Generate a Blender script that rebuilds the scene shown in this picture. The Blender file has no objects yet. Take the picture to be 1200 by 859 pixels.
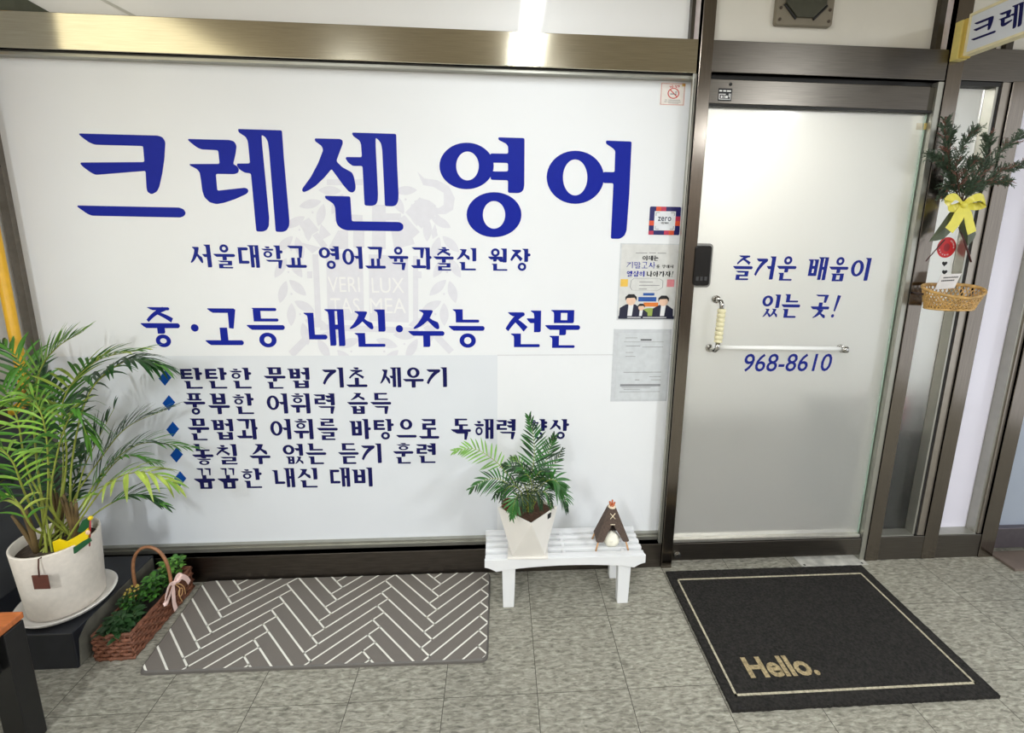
import bpy, bmesh, math, random
from mathutils import Vector, Matrix
random.seed(7)
SC = bpy.context.scene
COL = SC.collection
PI = math.pi
def V(*a): return Vector(a)

# ------------------------------------------------------------------ camera
FPX, CPX, CPY = 558.02, 621.27, 373.43          # focal length and principal point, pixels of 1200x859
CAM = V(0.0, -1.8455, 1.5)
ROT = Matrix(((0.99784417, 0.06559111, -0.0021942),
              (-0.06394286, 0.97920919, 0.1925115),
              (0.01477563, -0.19195617, 0.98129226)))   # columns: right, forward, up
cam = bpy.data.objects.new('camera', bpy.data.cameras.new('camera'))
COL.objects.link(cam)
SC.camera = cam
r_, f_, u_ = ROT.col[0], ROT.col[1], ROT.col[2]
M4 = Matrix((r_, u_, -f_)).transposed().to_4x4()
M4.translation = CAM
cam.matrix_world = M4
cam.data.sensor_fit = 'HORIZONTAL'
cam.data.sensor_width = 36.0
cam.data.lens = FPX / 1200 * 36
cam.data.shift_x = -(CPX - 600) / 1200
cam.data.shift_y = (CPY - 429.5) / 1200
cam.data.clip_start = 0.02

SC.view_settings.view_transform = 'Standard'
SC.view_settings.look = 'None'
SC.view_settings.exposure = 0.0
SC.view_settings.gamma = 1.0
SC.view_settings.use_curve_mapping = False
SC.cycles.use_denoising = True
SC.cycles.max_bounces = 10

# ------------------------------------------------------------------ light
w = bpy.data.worlds.new('daylight'); SC.world = w; w.use_nodes = True
bg = w.node_tree.nodes['Background']
bg.inputs[0].default_value = (0.92, 0.96, 1.0, 1); bg.inputs[1].default_value = 1.35
def area(name, loc, sx, sy, power, color, rot=(0, 0, 0)):
    d = bpy.data.lights.new(name, 'AREA'); d.shape = 'RECTANGLE'; d.size = sx; d.size_y = sy
    d.energy = power; d.color = color
    o = bpy.data.objects.new(name, d); COL.objects.link(o); o.location = loc; o.rotation_euler = rot
    return o
LAMPS = [('nearest the shop front', 0.16, -1.15, 13), ('added as fill at the left end of the corridor', -1.35, -3.35, 82), ('in the middle of the corridor', 0.50, -3.35, 32), ('added as fill at the right end of the corridor', 2.60, -3.1, 110)]  # the two end lamps are unseen, added to brighten pane and floor
for _, lx_, ly_, pw_ in LAMPS:
    area('corridor_tube_and_fill_light', (lx_, ly_, 2.52), 0.12, 1.25, pw_, (0.93, 0.98, 1.0))
ROOM_LIGHT = area('classroom_panel_light', (1.2, 0.95, 2.48), 2.2, 1.0, 64, (1.0, 0.98, 0.95))

sd_ = bpy.data.lights.new('sun', 'SUN'); sd_.energy = 5.0; sd_.angle = 0.02; sd_.color = (1.0, 0.93, 0.78)
SUN = bpy.data.objects.new('sun', sd_); COL.objects.link(SUN); SUN.rotation_euler = (math.radians(-50), 0, math.radians(14))

# ------------------------------------------------------------------ materials
def lin(c):
    return tuple(((v/255)/12.92 if v/255 <= 0.04045 else (((v/255)+0.055)/1.055)**2.4) for v in c)
MATS = {}
def mat(name, rgb, rough=0.6, metal=0.0, var=0.06, scale=40.0, bump=0.0, coat=0.0, spec=0.5, stretch=(1,1,1), aniso=None, trans=0.0, emit=0.0, sss=0.0):
    if name in MATS: return MATS[name]
    m = bpy.data.materials.new(name); m.use_nodes = True
    nt = m.node_tree; N = nt.nodes; L = nt.links
    b = N['Principled BSDF']
    tc = N.new('ShaderNodeTexCoord'); mp = N.new('ShaderNodeMapping'); mp.inputs['Scale'].default_value = stretch
    nz = N.new('ShaderNodeTexNoise'); nz.inputs['Scale'].default_value = scale; nz.inputs['Detail'].default_value = 4
    L.new(tc.outputs['Object'], mp.inputs[0]); L.new(mp.outputs[0], nz.inputs['Vector'])
    rp = N.new('ShaderNodeValToRGB')
    c = lin(rgb)
    lo = tuple(max(0, v*(1-var)) for v in c); hi = tuple(min(1, v*(1+var)) for v in c)
    rp.color_ramp.elements[0].position = 0.3; rp.color_ramp.elements[1].position = 0.7
    rp.color_ramp.elements[0].color = (*lo, 1); rp.color_ramp.elements[1].color = (*hi, 1)
    L.new(nz.outputs['Fac'], rp.inputs[0]); L.new(rp.outputs[0], b.inputs['Base Color'])
    b.inputs['Roughness'].default_value = rough; b.inputs['Metallic'].default_value = metal
    b.inputs['Specular IOR Level'].default_value = spec
    b.inputs['Coat Weight'].default_value = coat; b.inputs['Coat Roughness'].default_value = 0.05
    b.inputs['Transmission Weight'].default_value = trans
    if sss: b.inputs['Subsurface Weight'].default_value = sss; b.inputs['Subsurface Radius'].default_value = (.01,.01,.01)
    if bump:
        bp = N.new('ShaderNodeBump'); bp.inputs['Strength'].default_value = bump; bp.inputs['Distance'].default_value = 0.004
        L.new(nz.outputs['Fac'], bp.inputs['Height']); L.new(bp.outputs[0], b.inputs['Normal'])
    if aniso:
        b.inputs['Anisotropic'].default_value = 0.6
        cx = N.new('ShaderNodeCombineXYZ')
        for i in range(3): cx.inputs[i].default_value = aniso[i]
        L.new(cx.outputs[0], b.inputs['Tangent'])
    if emit:
        b.inputs['Emission Color'].default_value = (*c, 1); b.inputs['Emission Strength'].default_value = emit
    MATS[name] = m
    return m
def leafmat(name, rgb, var=0.35, scale=14):
    m = mat(name, rgb, 0.42, var=var, scale=scale)
    return m

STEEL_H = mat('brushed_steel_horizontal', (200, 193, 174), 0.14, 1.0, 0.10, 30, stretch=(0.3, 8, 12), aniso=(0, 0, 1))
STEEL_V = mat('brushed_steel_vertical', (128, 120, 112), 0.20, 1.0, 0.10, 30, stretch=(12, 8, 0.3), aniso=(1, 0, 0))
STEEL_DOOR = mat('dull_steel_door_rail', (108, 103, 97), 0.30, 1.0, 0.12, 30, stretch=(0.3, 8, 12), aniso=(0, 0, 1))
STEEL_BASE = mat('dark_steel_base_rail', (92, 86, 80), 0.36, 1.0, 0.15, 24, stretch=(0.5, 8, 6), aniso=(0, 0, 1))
ALU = mat('aluminium_glazing_bead', (168, 167, 158), 0.35, 0.75, 0.05, 20, stretch=(1, 1, 1))
RUBBER = mat('black_gasket', (28, 27, 26), 0.6)
CHROME = mat('chrome', (190, 188, 184), 0.12, 1.0, 0.03)
PANEL = mat('white_window_film', (234, 236, 239), 0.5, 0, 0.012, 3, coat=0.0, spec=0.3)
PANEL_B = mat('bluish_white_lower_pane', (222, 226, 232), 0.5, 0, 0.012, 3, coat=0.0, spec=0.3)
LAV = mat('lavender_white_film', (222, 219, 232), 0.35, 0, 0.015, 3, coat=0.5)
INK_T = mat('royal_blue_vinyl', (24, 38, 150), 0.4, 0, 0.03, spec=0.12)
INK_S = mat('dark_blue_vinyl', (30, 42, 132), 0.4, 0, 0.03, spec=0.12)
INK_B = mat('navy_vinyl', (26, 27, 84), 0.4, 0, 0.03, spec=0.12)
INK_D = mat('blue_diamond_vinyl', (16, 74, 158), 0.4, 0, 0.03, spec=0.12)
CREST = mat('pale_lavender_print', (221, 221, 229), 0.4, 0, 0.02, spec=0.4)
BLACK = mat('black_plastic', (20, 20, 21), 0.25, 0, 0.1, spec=0.5)
INK = mat('black_print', (24, 24, 28), 0.6)
WHITE = mat('white_plastic', (229, 230, 232), 0.32, 0, 0.01, 8)
CERAMIC = mat('white_ceramic_glaze', (232, 228, 222), 0.35, 0, 0.025, 12)

def frost(name, rough, d0, d1):
    m = bpy.data.materials.new(name); m.use_nodes = True
    nt = m.node_tree; N = nt.nodes; L = nt.links
    for n in list(N): N.remove(n)
    out = N.new('ShaderNodeOutputMaterial')
    gl = N.new('ShaderNodeBsdfGlass'); gl.inputs['Roughness'].default_value = rough; gl.inputs['IOR'].default_value = 1.25
    gl.inputs['Color'].default_value = (0.97, 0.98, 0.97, 1)
    df = N.new('ShaderNodeBsdfDiffuse'); df.inputs[0].default_value = (*lin((238, 238, 234)), 1)
    tc = N.new('ShaderNodeTexCoord'); nz = N.new('ShaderNodeTexNoise'); nz.inputs['Scale'].default_value = 5
    mr = N.new('ShaderNodeMapRange'); mr.inputs[3].default_value = d0; mr.inputs[4].default_value = d1
    L.new(tc.outputs['Object'], nz.inputs['Vector']); L.new(nz.outputs['Fac'], mr.inputs[0])
    mx = N.new('ShaderNodeMixShader'); L.new(mr.outputs[0], mx.inputs[0]); L.new(gl.outputs[0], mx.inputs[1]); L.new(df.outputs[0], mx.inputs[2])
    gs = N.new('ShaderNodeBsdfGlossy'); gs.inputs['Roughness'].default_value = 0.1
    fr = N.new('ShaderNodeFresnel'); fr.inputs[0].default_value = 1.3
    m2 = N.new('ShaderNodeMixShader'); L.new(fr.outputs[0], m2.inputs[0]); L.new(mx.outputs[0], m2.inputs[1]); L.new(gs.outputs[0], m2.inputs[2])
    L.new(m2.outputs[0], out.inputs[0])
    return m
FROST = frost('frosted_glass', 0.34, 0.24, 0.28); FROST_B = frost('fine_frosted_glass', 0.46, 0.01, 0.02)

# ------------------------------------------------------------------ helpers
def tag(o, label, cat, group=None, kind=None):
    o['label'] = label; o['category'] = cat
    if group: o['group'] = group
    if kind: o['kind'] = kind
    return o
def empty(name, loc, label, cat, group=None, rz=0.0):
    o = bpy.data.objects.new(name, None); COL.objects.link(o); o.location = loc; o.rotation_euler = (0, 0, rz)
    o.empty_display_size = 0.05
    return tag(o, label, cat, group)
class MB:
    """collects polygons in world coordinates; build() links them as one mesh object"""
    def __init__(s): s.v = []; s.f = []; s.m = []; s.sm = []
    def add(s, vs, fs, mi=0, smooth=False):
        n = len(s.v); s.v += [tuple(p) for p in vs]
        for f in fs: s.f.append(tuple(i+n for i in f)); s.m.append(mi); s.sm.append(smooth)
    def box(s, a, b, mi=0):
        x0, y0, z0 = a; x1, y1, z1 = b
        s.add([(x0,y0,z0),(x1,y0,z0),(x1,y1,z0),(x0,y1,z0),(x0,y0,z1),(x1,y0,z1),(x1,y1,z1),(x0,y1,z1)],
              [(0,3,2,1),(4,5,6,7),(0,1,5,4),(1,2,6,5),(2,3,7,6),(3,0,4,7)], mi)
    def obox(s, c, ax, ay, az, mi=0):
        c, ax, ay, az = Vector(c), Vector(ax), Vector(ay), Vector(az)
        vs = [c+ax*i+ay*j+az*k for k in (-1,1) for j in (-1,1) for i in (-1,1)]
        s.add(vs, [(0,2,3,1),(4,5,7,6),(0,1,5,4),(1,3,7,5),(3,2,6,7),(2,0,4,6)], mi)
    def tube(s, pts, r, n=10, mi=0, cap=True):
        pts = [Vector(p) for p in pts]; k = len(pts)
        rs = r if isinstance(r, (list, tuple)) else [r]*k
        vs = []; ref = None
        for i, p in enumerate(pts):
            t = (pts[min(i+1,k-1)]-pts[max(i-1,0)]).normalized()
            if ref is None: ref = t.orthogonal().normalized()
            ref = (ref - t*ref.dot(t)); ref = ref.normalized() if ref.length > 1e-6 else t.orthogonal().normalized()
            bn = t.cross(ref)
            for j in range(n):
                a = 2*PI*j/n; vs.append(p + (ref*math.cos(a)+bn*math.sin(a))*rs[i])
        fs = [(i*n+j, i*n+(j+1)%n, (i+1)*n+(j+1)%n, (i+1)*n+j) for i in range(k-1) for j in range(n)]
        s.add(vs, fs, mi, True)
        if cap:
            s.add(vs[:n], [tuple(range(n-1,-1,-1))], mi); s.add(vs[-n:], [tuple(range(n))], mi)
    def lathe(s, prof, c=(0,0,0), n=40, mi=0, smooth=True):
        k = len(prof); vs = []
        for r, z in prof:
            for j in range(n):
                a = 2*PI*j/n; vs.append((c[0]+r*math.cos(a), c[1]+r*math.sin(a), c[2]+z))
        fs = [(i*n+j, i*n+(j+1)%n, (i+1)*n+(j+1)%n, (i+1)*n+j) for i in range(k-1) for j in range(n)]
        s.add(vs, fs, mi, smooth)
    def prism(s, poly, fn, d, mi=0, caps=True):
        """poly: 2-D outline; fn(x,y,h) -> world point; extruded from h=0 to h=d"""
        n = len(poly); s.k = (getattr(s, 'k', 0)+1) % 60; d = d+s.k*4e-6
        vs = [fn(x, y, d) for x, y in poly] + [fn(x, y, 0) for x, y in poly]
        s.add(vs, [tuple(range(n))] + [tuple(range(2*n-1, n-1, -1))] + [(i, i+n, (i+1)%n+n, (i+1)%n) for i in range(n)], mi)
    def blob(s, c, r, n=12, mi=0, jit=0.0, sq=(1,1,1)):
        vs = []
        for i in range(n//2+1):
            th = PI*i/(n//2)
            for j in range(n):
                a = 2*PI*j/n; q = r*(1+random.uniform(-jit, jit))
                vs.append((c[0]+q*sq[0]*math.sin(th)*math.cos(a), c[1]+q*sq[1]*math.sin(th)*math.sin(a), c[2]+q*sq[2]*math.cos(th)))
        fs = [(i*n+j, (i+1)*n+j, (i+1)*n+(j+1)%n, i*n+(j+1)%n) for i in range(n//2) for j in range(n)]
        s.add(vs, fs, mi, True)
    def build(s, name, mats, parent=None, bevel=0.0, subd=0, fix=True):
        me = bpy.data.meshes.new(name)
        vs = s.v
        me.from_pydata(vs, [], s.f)
        for p, i, sm in zip(me.polygons, s.m, s.sm): p.material_index = i; p.use_smooth = sm
        mats = mats if isinstance(mats, (list, tuple)) else [mats]
        for m in mats: me.materials.append(m)
        if fix:
            bm = bmesh.new(); bm.from_mesh(me)
            bmesh.ops.remove_doubles(bm, verts=bm.verts, dist=1e-6)
            bmesh.ops.recalc_face_normals(bm, faces=bm.faces)
            bm.to_mesh(me); bm.free()
        o = bpy.data.objects.new(name, me); COL.objects.link(o)
        if parent is not None:
            o.parent = parent
            o.matrix_parent_inverse = world(parent).inverted()
        if bevel:
            b = o.modifiers.new('bevel', 'BEVEL'); b.width = bevel; b.segments = 2; b.limit_method = 'ANGLE'
        if subd:
            sd = o.modifiers.new('subd', 'SUBSURF'); sd.levels = subd; sd.render_levels = subd
        return o
def world(o):
    m = o.matrix_basis.copy()
    return (world(o.parent) @ o.matrix_parent_inverse @ m) if o.parent else m
def structure(o):
    o['kind'] = 'structure'; return o
def boxo(name, a, b, m, parent=None, bevel=0.0):
    q = MB(); q.box(a, b); return q.build(name, m, parent, bevel)

def ray(px, py):
    return ROT @ V((px-CPX)/FPX, 1.0, -(py-CPY)/FPX)
def on_wall(px, py, y=0.0):             # the point of an upright plane parallel to the shop front
    r = ray(px, py); t = (y-CAM.y)/r.y; return CAM + r*t
def on_floor(px, py, z=0.0):
    r = ray(px, py); t = (z-CAM.z)/r.z; return CAM + r*t

GY = 0.055                              # face of the glass, set back from the steel frame
DY = 0.030                              # face of the door glass

# ------------------------------------------------------------------ setting
T, TX, TY = 0.30182, 0.1279, -0.5593
def floor_mat():
    m = bpy.data.materials.new('vinyl_floor_tiles'); m.use_nodes = True
    nt = m.node_tree; N = nt.nodes; L = nt.links; b = N['Principled BSDF']
    tc = N.new('ShaderNodeTexCoord'); sp = N.new('ShaderNodeSeparateXYZ'); L.new(tc.outputs['Object'], sp.inputs[0])
    def mth(op, a, bb=None):
        n = N.new('ShaderNodeMath'); n.operation = op
        for i, q in enumerate((a, bb)):
            if q is None: continue
            if isinstance(q, (int, float)): n.inputs[i].default_value = q
            else: L.new(q, n.inputs[i])
        return n.outputs[0]
    gx = mth('DIVIDE', mth('SUBTRACT', sp.outputs[0], TX), T); gy = mth('DIVIDE', mth('SUBTRACT', sp.outputs[1], TY), T)
    ex = mth('ABSOLUTE', mth('SUBTRACT', mth('FRACT', gx), 0.5)); ey = mth('ABSOLUTE', mth('SUBTRACT', mth('FRACT', gy), 0.5))
    seam = mth('GREATER_THAN', mth('MAXIMUM', ex, mth('SUBTRACT', ey, 0.001)), 0.4962)
    cb = N.new('ShaderNodeCombineXYZ'); L.new(mth('FLOOR', gx), cb.inputs[0]); L.new(mth('FLOOR', gy), cb.inputs[1])
    wn = N.new('ShaderNodeTexWhiteNoise'); wn.noise_dimensions = '2D'; L.new(cb.outputs[0], wn.inputs['Vector'])
    off = N.new('ShaderNodeVectorMath'); off.operation = 'MULTIPLY_ADD'
    L.new(wn.outputs['Color'], off.inputs[0]); off.inputs[1].default_value = (7, 7, 0); L.new(tc.outputs['Object'], off.inputs[2])
    mp = N.new('ShaderNodeMapping'); mp.inputs['Scale'].default_value = (34, 105, 1); L.new(off.outputs[0], mp.inputs[0])
    n1 = N.new('ShaderNodeTexNoise'); n1.inputs['Scale'].default_value = 1.0; n1.inputs['Detail'].default_value = 7; n1.inputs['Roughness'].default_value = 0.62; n1.inputs['Distortion'].default_value = 0.6
    L.new(mp.outputs[0], n1.inputs['Vector'])
    r1 = N.new('ShaderNodeValToRGB'); e = r1.color_ramp.elements
    e[0].position = 0.28; e[0].color = (*lin((88, 86, 78)), 1); e[1].position = 0.68; e[1].color = (*lin((176, 173, 160)), 1)
    q = r1.color_ramp.elements.new(0.46); q.color = (*lin((136, 133, 121)), 1)
    L.new(n1.outputs['Fac'], r1.inputs[0])
    n2 = N.new('ShaderNodeTexNoise'); n2.inputs['Scale'].default_value = 2.2; n2.inputs['Detail'].default_value = 5; L.new(tc.outputs['Object'], n2.inputs['Vector'])
    mr = N.new('ShaderNodeMapRange'); mr.inputs[1].default_value = 0.3; mr.inputs[2].default_value = 0.7; mr.inputs[3].default_value = 0.86; mr.inputs[4].default_value = 1.08
    L.new(n2.outputs['Fac'], mr.inputs[0])
    tv = N.new('ShaderNodeMapRange'); tv.inputs[3].default_value = 0.94; tv.inputs[4].default_value = 1.04; L.new(wn.outputs['Value'], tv.inputs[0])
    mu = N.new('ShaderNodeMix'); mu.data_type = 'RGBA'; mu.blend_type = 'MULTIPLY'; mu.inputs[0].default_value = 1
    sc = mth('MULTIPLY', mr.outputs[0], tv.outputs[0])
    L.new(r1.outputs[0], mu.inputs[6]); L.new(sc, mu.inputs[7])
    mx = N.new('ShaderNodeMix'); mx.data_type = 'RGBA'; L.new(seam, mx.inputs[0]); L.new(mu.outputs[2], mx.inputs[6]); mx.inputs[7].default_value = (*lin((62, 58, 50)), 1)
    L.new(mx.outputs[2], b.inputs['Base Color'])
    rr = N.new('ShaderNodeMapRange'); rr.inputs[3].default_value = 0.38; rr.inputs[4].default_value = 0.6; L.new(n1.outputs['Fac'], rr.inputs[0]); L.new(rr.outputs[0], b.inputs['Roughness'])
    b.inputs['Specular IOR Level'].default_value = 0.35
    return m
FLOOR = floor_mat()
structure(boxo('floor', (-1.86, -4.2, -0.05), (4.2, 0.10, 0.0), FLOOR))
CEIL = mat('beige_ceiling', (176, 166, 148), 0.8, 0, 0.03, 6)
structure(boxo('ceiling', (-1.85, -4.2, 2.62), (4.2, 1.85, 2.70), CEIL))
WALLP = mat('pale_grey_plaster', (206, 206, 204), 0.8, 0, 0.04, 9, bump=0.05)
LOWER_WALL = mat('dark_grey_lower_wall', (74, 75, 78), 0.7, 0, 0.08, 9, bump=0.05)  # the left wall is darker grey on its lower part
q = MB(); q.box((-1.90, -0.42, 0.80), (-1.81, 0.10, 2.62), 0); q.box((-1.90, -0.42, 0.0), (-1.81, 0.10, 0.80), 1)
structure(q.build('wall_left', [WALLP, LOWER_WALL]))
structure(boxo('wall_rear', (-3.1, -4.2, 0.0), (4.2, -4.1, 2.62), mat('brown_corridor_wall', (112, 102, 92), 0.75, 0, 0.08, 3)))

structure(boxo('wall_reflector', (-9.5, -7.2, 0.0), (-1.0, -7.0, 7.0), mat('cream_reflector_wall', (238, 232, 208), 0.8, 0, 0.04, 2)))  # unseen wall, added so the header's left end reflects warm cream
structure(boxo('wall_pillar', (-5.35, -4.4, 0.0), (-4.85, -4.1, 2.62), mat('grey_brown_pillar', (110, 100, 84), 0.7, 0, 0.05, 3)))
structure(boxo('floor_outside', (-9.5, -7.2, -0.06), (-1.86, 0.1, -0.01), mat('grey_pavement', (150, 148, 142), 0.8, 0, 0.08, 6)))

# classroom behind the frosted glass
structure(boxo('floor_inner', (-1.86, 0.10, -0.05), (4.2, 1.85, 0.0), mat('grey_brown_classroom_floor', (54, 48, 42), 0.45, 0, 0.1, 6)))
structure(boxo('wall_inner', (-1.86, 1.75, 0.0), (4.2, 1.85, 2.62), mat('white_classroom_wall', (232, 230, 224), 0.8, 0, 0.02, 3)))

# steel frame; front face at y = 0
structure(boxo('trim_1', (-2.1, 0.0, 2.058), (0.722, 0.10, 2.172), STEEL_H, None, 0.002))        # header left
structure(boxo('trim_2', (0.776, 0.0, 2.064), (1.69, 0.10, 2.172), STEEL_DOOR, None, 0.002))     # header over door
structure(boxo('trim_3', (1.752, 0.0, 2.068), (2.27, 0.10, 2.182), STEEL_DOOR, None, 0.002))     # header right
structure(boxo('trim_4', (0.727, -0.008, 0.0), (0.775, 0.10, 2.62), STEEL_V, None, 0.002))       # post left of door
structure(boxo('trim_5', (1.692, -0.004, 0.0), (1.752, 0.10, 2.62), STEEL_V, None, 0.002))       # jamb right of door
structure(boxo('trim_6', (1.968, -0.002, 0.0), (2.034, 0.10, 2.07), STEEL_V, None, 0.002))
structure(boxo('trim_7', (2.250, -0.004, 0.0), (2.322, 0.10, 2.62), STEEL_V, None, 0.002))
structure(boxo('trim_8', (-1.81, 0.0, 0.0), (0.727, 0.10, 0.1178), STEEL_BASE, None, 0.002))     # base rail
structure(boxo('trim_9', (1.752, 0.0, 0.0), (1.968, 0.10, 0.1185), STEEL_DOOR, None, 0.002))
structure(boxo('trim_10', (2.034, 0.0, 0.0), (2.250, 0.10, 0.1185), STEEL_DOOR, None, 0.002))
q = MB(); q.box((-1.795, 0.035, 0.118), (-1.766, 0.10, 2.06))
structure(q.build('trim_11', mat('grey_steel_edge_strip', (128, 122, 114), 0.4, 0.8, 0.1)))
q = MB()                                                                      # beads round the big pane
q.box((-1.766, 0.030, 0.1178), (0.727, 0.060, 0.135)); q.box((-1.766, 0.036, 0.135), (0.727, 0.058, 0.147))
q.box((0.7125, 0.004, 0.1178), (0.727, 0.022, 2.058))
q.box((-1.766, 0.020, 2.043), (0.727, 0.060, 2.0575))
structure(q.build('trim_12', ALU, None, 0.001))
q = MB(); q.box((-1.766, 0.012, 2.0545), (0.727, 0.022, 2.0575)); q.box((0.776, 0.03, 2.045), (1.692, 0.05, 2.064)); q.box((1.752, 0.01, 2.052), (2.25, 0.05, 2.068))
q.box((0.7175, 0.0030, 0.1178), (0.7195, 0.006, 2.04)); q.box((1.926, 0.010, 0.1185), (1.934, 0.06, 2.055))
structure(q.build('trim_13', RUBBER))
q = MB(); q.box((1.916, 0.012, 0.1185), (1.926, 0.06, 2.055)); q.box((2.222, 0.012, 0.1185), (2.234, 0.06, 2.055)); q.box((1.668, 0.002, 0.0), (1.692, 0.10, 2.06))
q.box((1.752, 0.003, 0.1185), (1.916, 0.055, 0.1225)); q.box((2.034, 0.003, 0.1185), (2.222, 0.055, 0.1225))
structure(q.build('trim_14', ALU, None, 0.001))
q = MB(); q.box((1.934, 0.006, 0.1185), (1.968, 0.08, 2.068)); q.box((2.234, 0.006, 0.1185), (2.250, 0.08, 2.068))
structure(q.build('trim_15', mat('beige_steel_rebate', (160, 152, 142), 0.35, 0.85, 0.05)))
# stone sill of the neighbour's door
structure(boxo('trim_16', (2.325, -0.101, 0.0), (3.6, 0.02, 0.012), mat('brown_stone_sill', (104, 92, 84), 0.5, 0, 0.15, 14), None, 0.002))

# transoms above the header
TRANS = mat('painted_transom_glass', (222, 218, 208), 0.45, 0, 0.05, 3.5, coat=0.3)
TRANS_W = mat('white_transom_film', (232, 232, 232), 0.4, 0, 0.02, 3, coat=0.3)
q = MB(); q.box((-2.1, 0.03, 2.172), (0.69, 0.045, 2.62), 0)
w4 = structure(q.build('window_4', TRANS_W))
q = MB(); q.prism([(-1.80, 2.172), (-1.495, 2.172), (-1.66, 2.262), (-1.80, 2.262)], lambda x, z, h: V(x, 0.03-h, z), 0.006)
q.build('dark_corner_patch', mat('dark_green_grey_patch', (78, 82, 70), 0.6, 0, 0.25, 14), w4)  # dark four-sided patch at the transom's left end
q = MB(); q.prism([(-1.236, 2.172), (-1.215, 2.172), (-1.42, 2.272), (-1.44, 2.272)], lambda x, z, h: V(x, 0.03-h, z), 0.004)
q.build('slanted_strip', mat('pale_grey_strip', (196, 196, 190), 0.5), w4)  # thin pale strip slanting across the transom
structure(boxo('window_5', (0.775, 0.03, 2.172), (1.635, 0.045, 2.62), TRANS))
structure(boxo('window_6', (1.752, 0.03, 2.182), (2.25, 0.045, 2.62), TRANS))
q = MB(); q.box((0.692, 0.01, 2.172), (0.705, 0.06, 2.62)); q.box((1.635, 0.008, 2.172), (1.658, 0.06, 2.62)); q.box((1.922, 0.01, 2.182), (1.95, 0.06, 2.62)); q.box((1.885, 0.02, 2.182), (1.893, 0.05, 2.62))
structure(q.build('trim_17', mat('dark_brown_transom_bar', (70, 64, 56), 0.45, 0.6)))
q = MB(); q.box((0.705, 0.02, 2.172), (0.727, 0.05, 2.62)); q.box((1.658, 0.02, 2.172), (1.692, 0.05, 2.62))
structure(q.build('trim_18', mat('pinkish_white_bead', (226, 216, 216), 0.5)))

# ------------------------------------------------------------------ Hangul lettering, built stroke by stroke
TH, TV = 0.13, 0.195        # stroke weights of horizontals and uprights (of a 1 x 1 square)
def bar(x0, x1, y, th=None):                 # a horizontal stroke: slanted brush start, round end
    t = (th or TH)/2; s = min(0.13, (x1-x0)*0.35); e = t*0.7
    return [(x0, y+t), (x1-e, y+t), (x1-e*0.2, y+t*0.5), (x1, y), (x1-e*0.2, y-t*0.5), (x1-e, y-t), (x0+s, y-t), (x0+s*0.5, y-t*0.35), (x0-0.005, y+t*0.7)]
def post(x, y0, y1, tv=None, flag=True):     # an upright: flag to the left at the top
    h = (tv or TV)/2; r = h*0.5; f = min(0.13, (y1-y0)*0.3)
    p = [(x+h, y1)]
    if flag: p += [(x-h-f*0.75, y1), (x-h-f*0.75, y1-0.02), (x-h-f*0.1, y1-f*0.6), (x-h, y1-f*1.2)]
    else: p += [(x-h, y1)]
    p += [(x-h, y0), (x+h-r, y0), (x+h-r*0.25, y0+r*0.25), (x+h, y0+r)]
    return p
def dia(x0, y0, x1, y1, w0, w1, bend=0.0):   # a diagonal sweeping from (x0,y0) to (x1,y1)
    n = 6; L, R = [], []
    dx, dy = x1-x0, y1-y0; ln = math.hypot(dx, dy); nx, ny = -dy/ln, dx/ln
    for i in range(n+1):
        t = i/n; b = bend*4*t*(1-t); wv = (w0+(w1-w0)*t)/2
        cx, cy = x0+dx*t+nx*b, y0+dy*t+ny*b
        L.append((cx+nx*wv, cy+ny*wv)); R.append((cx-nx*wv, cy-ny*wv))
    return L + R[::-1]
def ring(cx, cy, rx, ry, th=None, tv=None):
    th = (th or TH)*0.78; tv = (tv or TV)*0.9
    n = 22; out = []
    for i in range(n):
        a, b = 2*PI*i/n, 2*PI*(i+1)/n
        o = lambda t: (cx+rx*math.cos(t), cy+ry*math.sin(t)); k = lambda t: (cx+max(rx-tv, rx*0.3)*math.cos(t), cy+max(ry-th, ry*0.3)*math.sin(t))
        out.append([o(a), o(b), k(b), k(a)])
    return out
SIOT = [(168,127),(335,131),(352,140),(354,160),(310,280),(350,320),(416,356),(430,390),(440,450),(436,478),(418,492),(394,484),(360,445),(278,332),(230,390),(170,447),(120,478),(92,488),(80,478),(84,462),(140,385),(190,290),(222,205),(212,178),(170,148),(165,136)]
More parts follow.
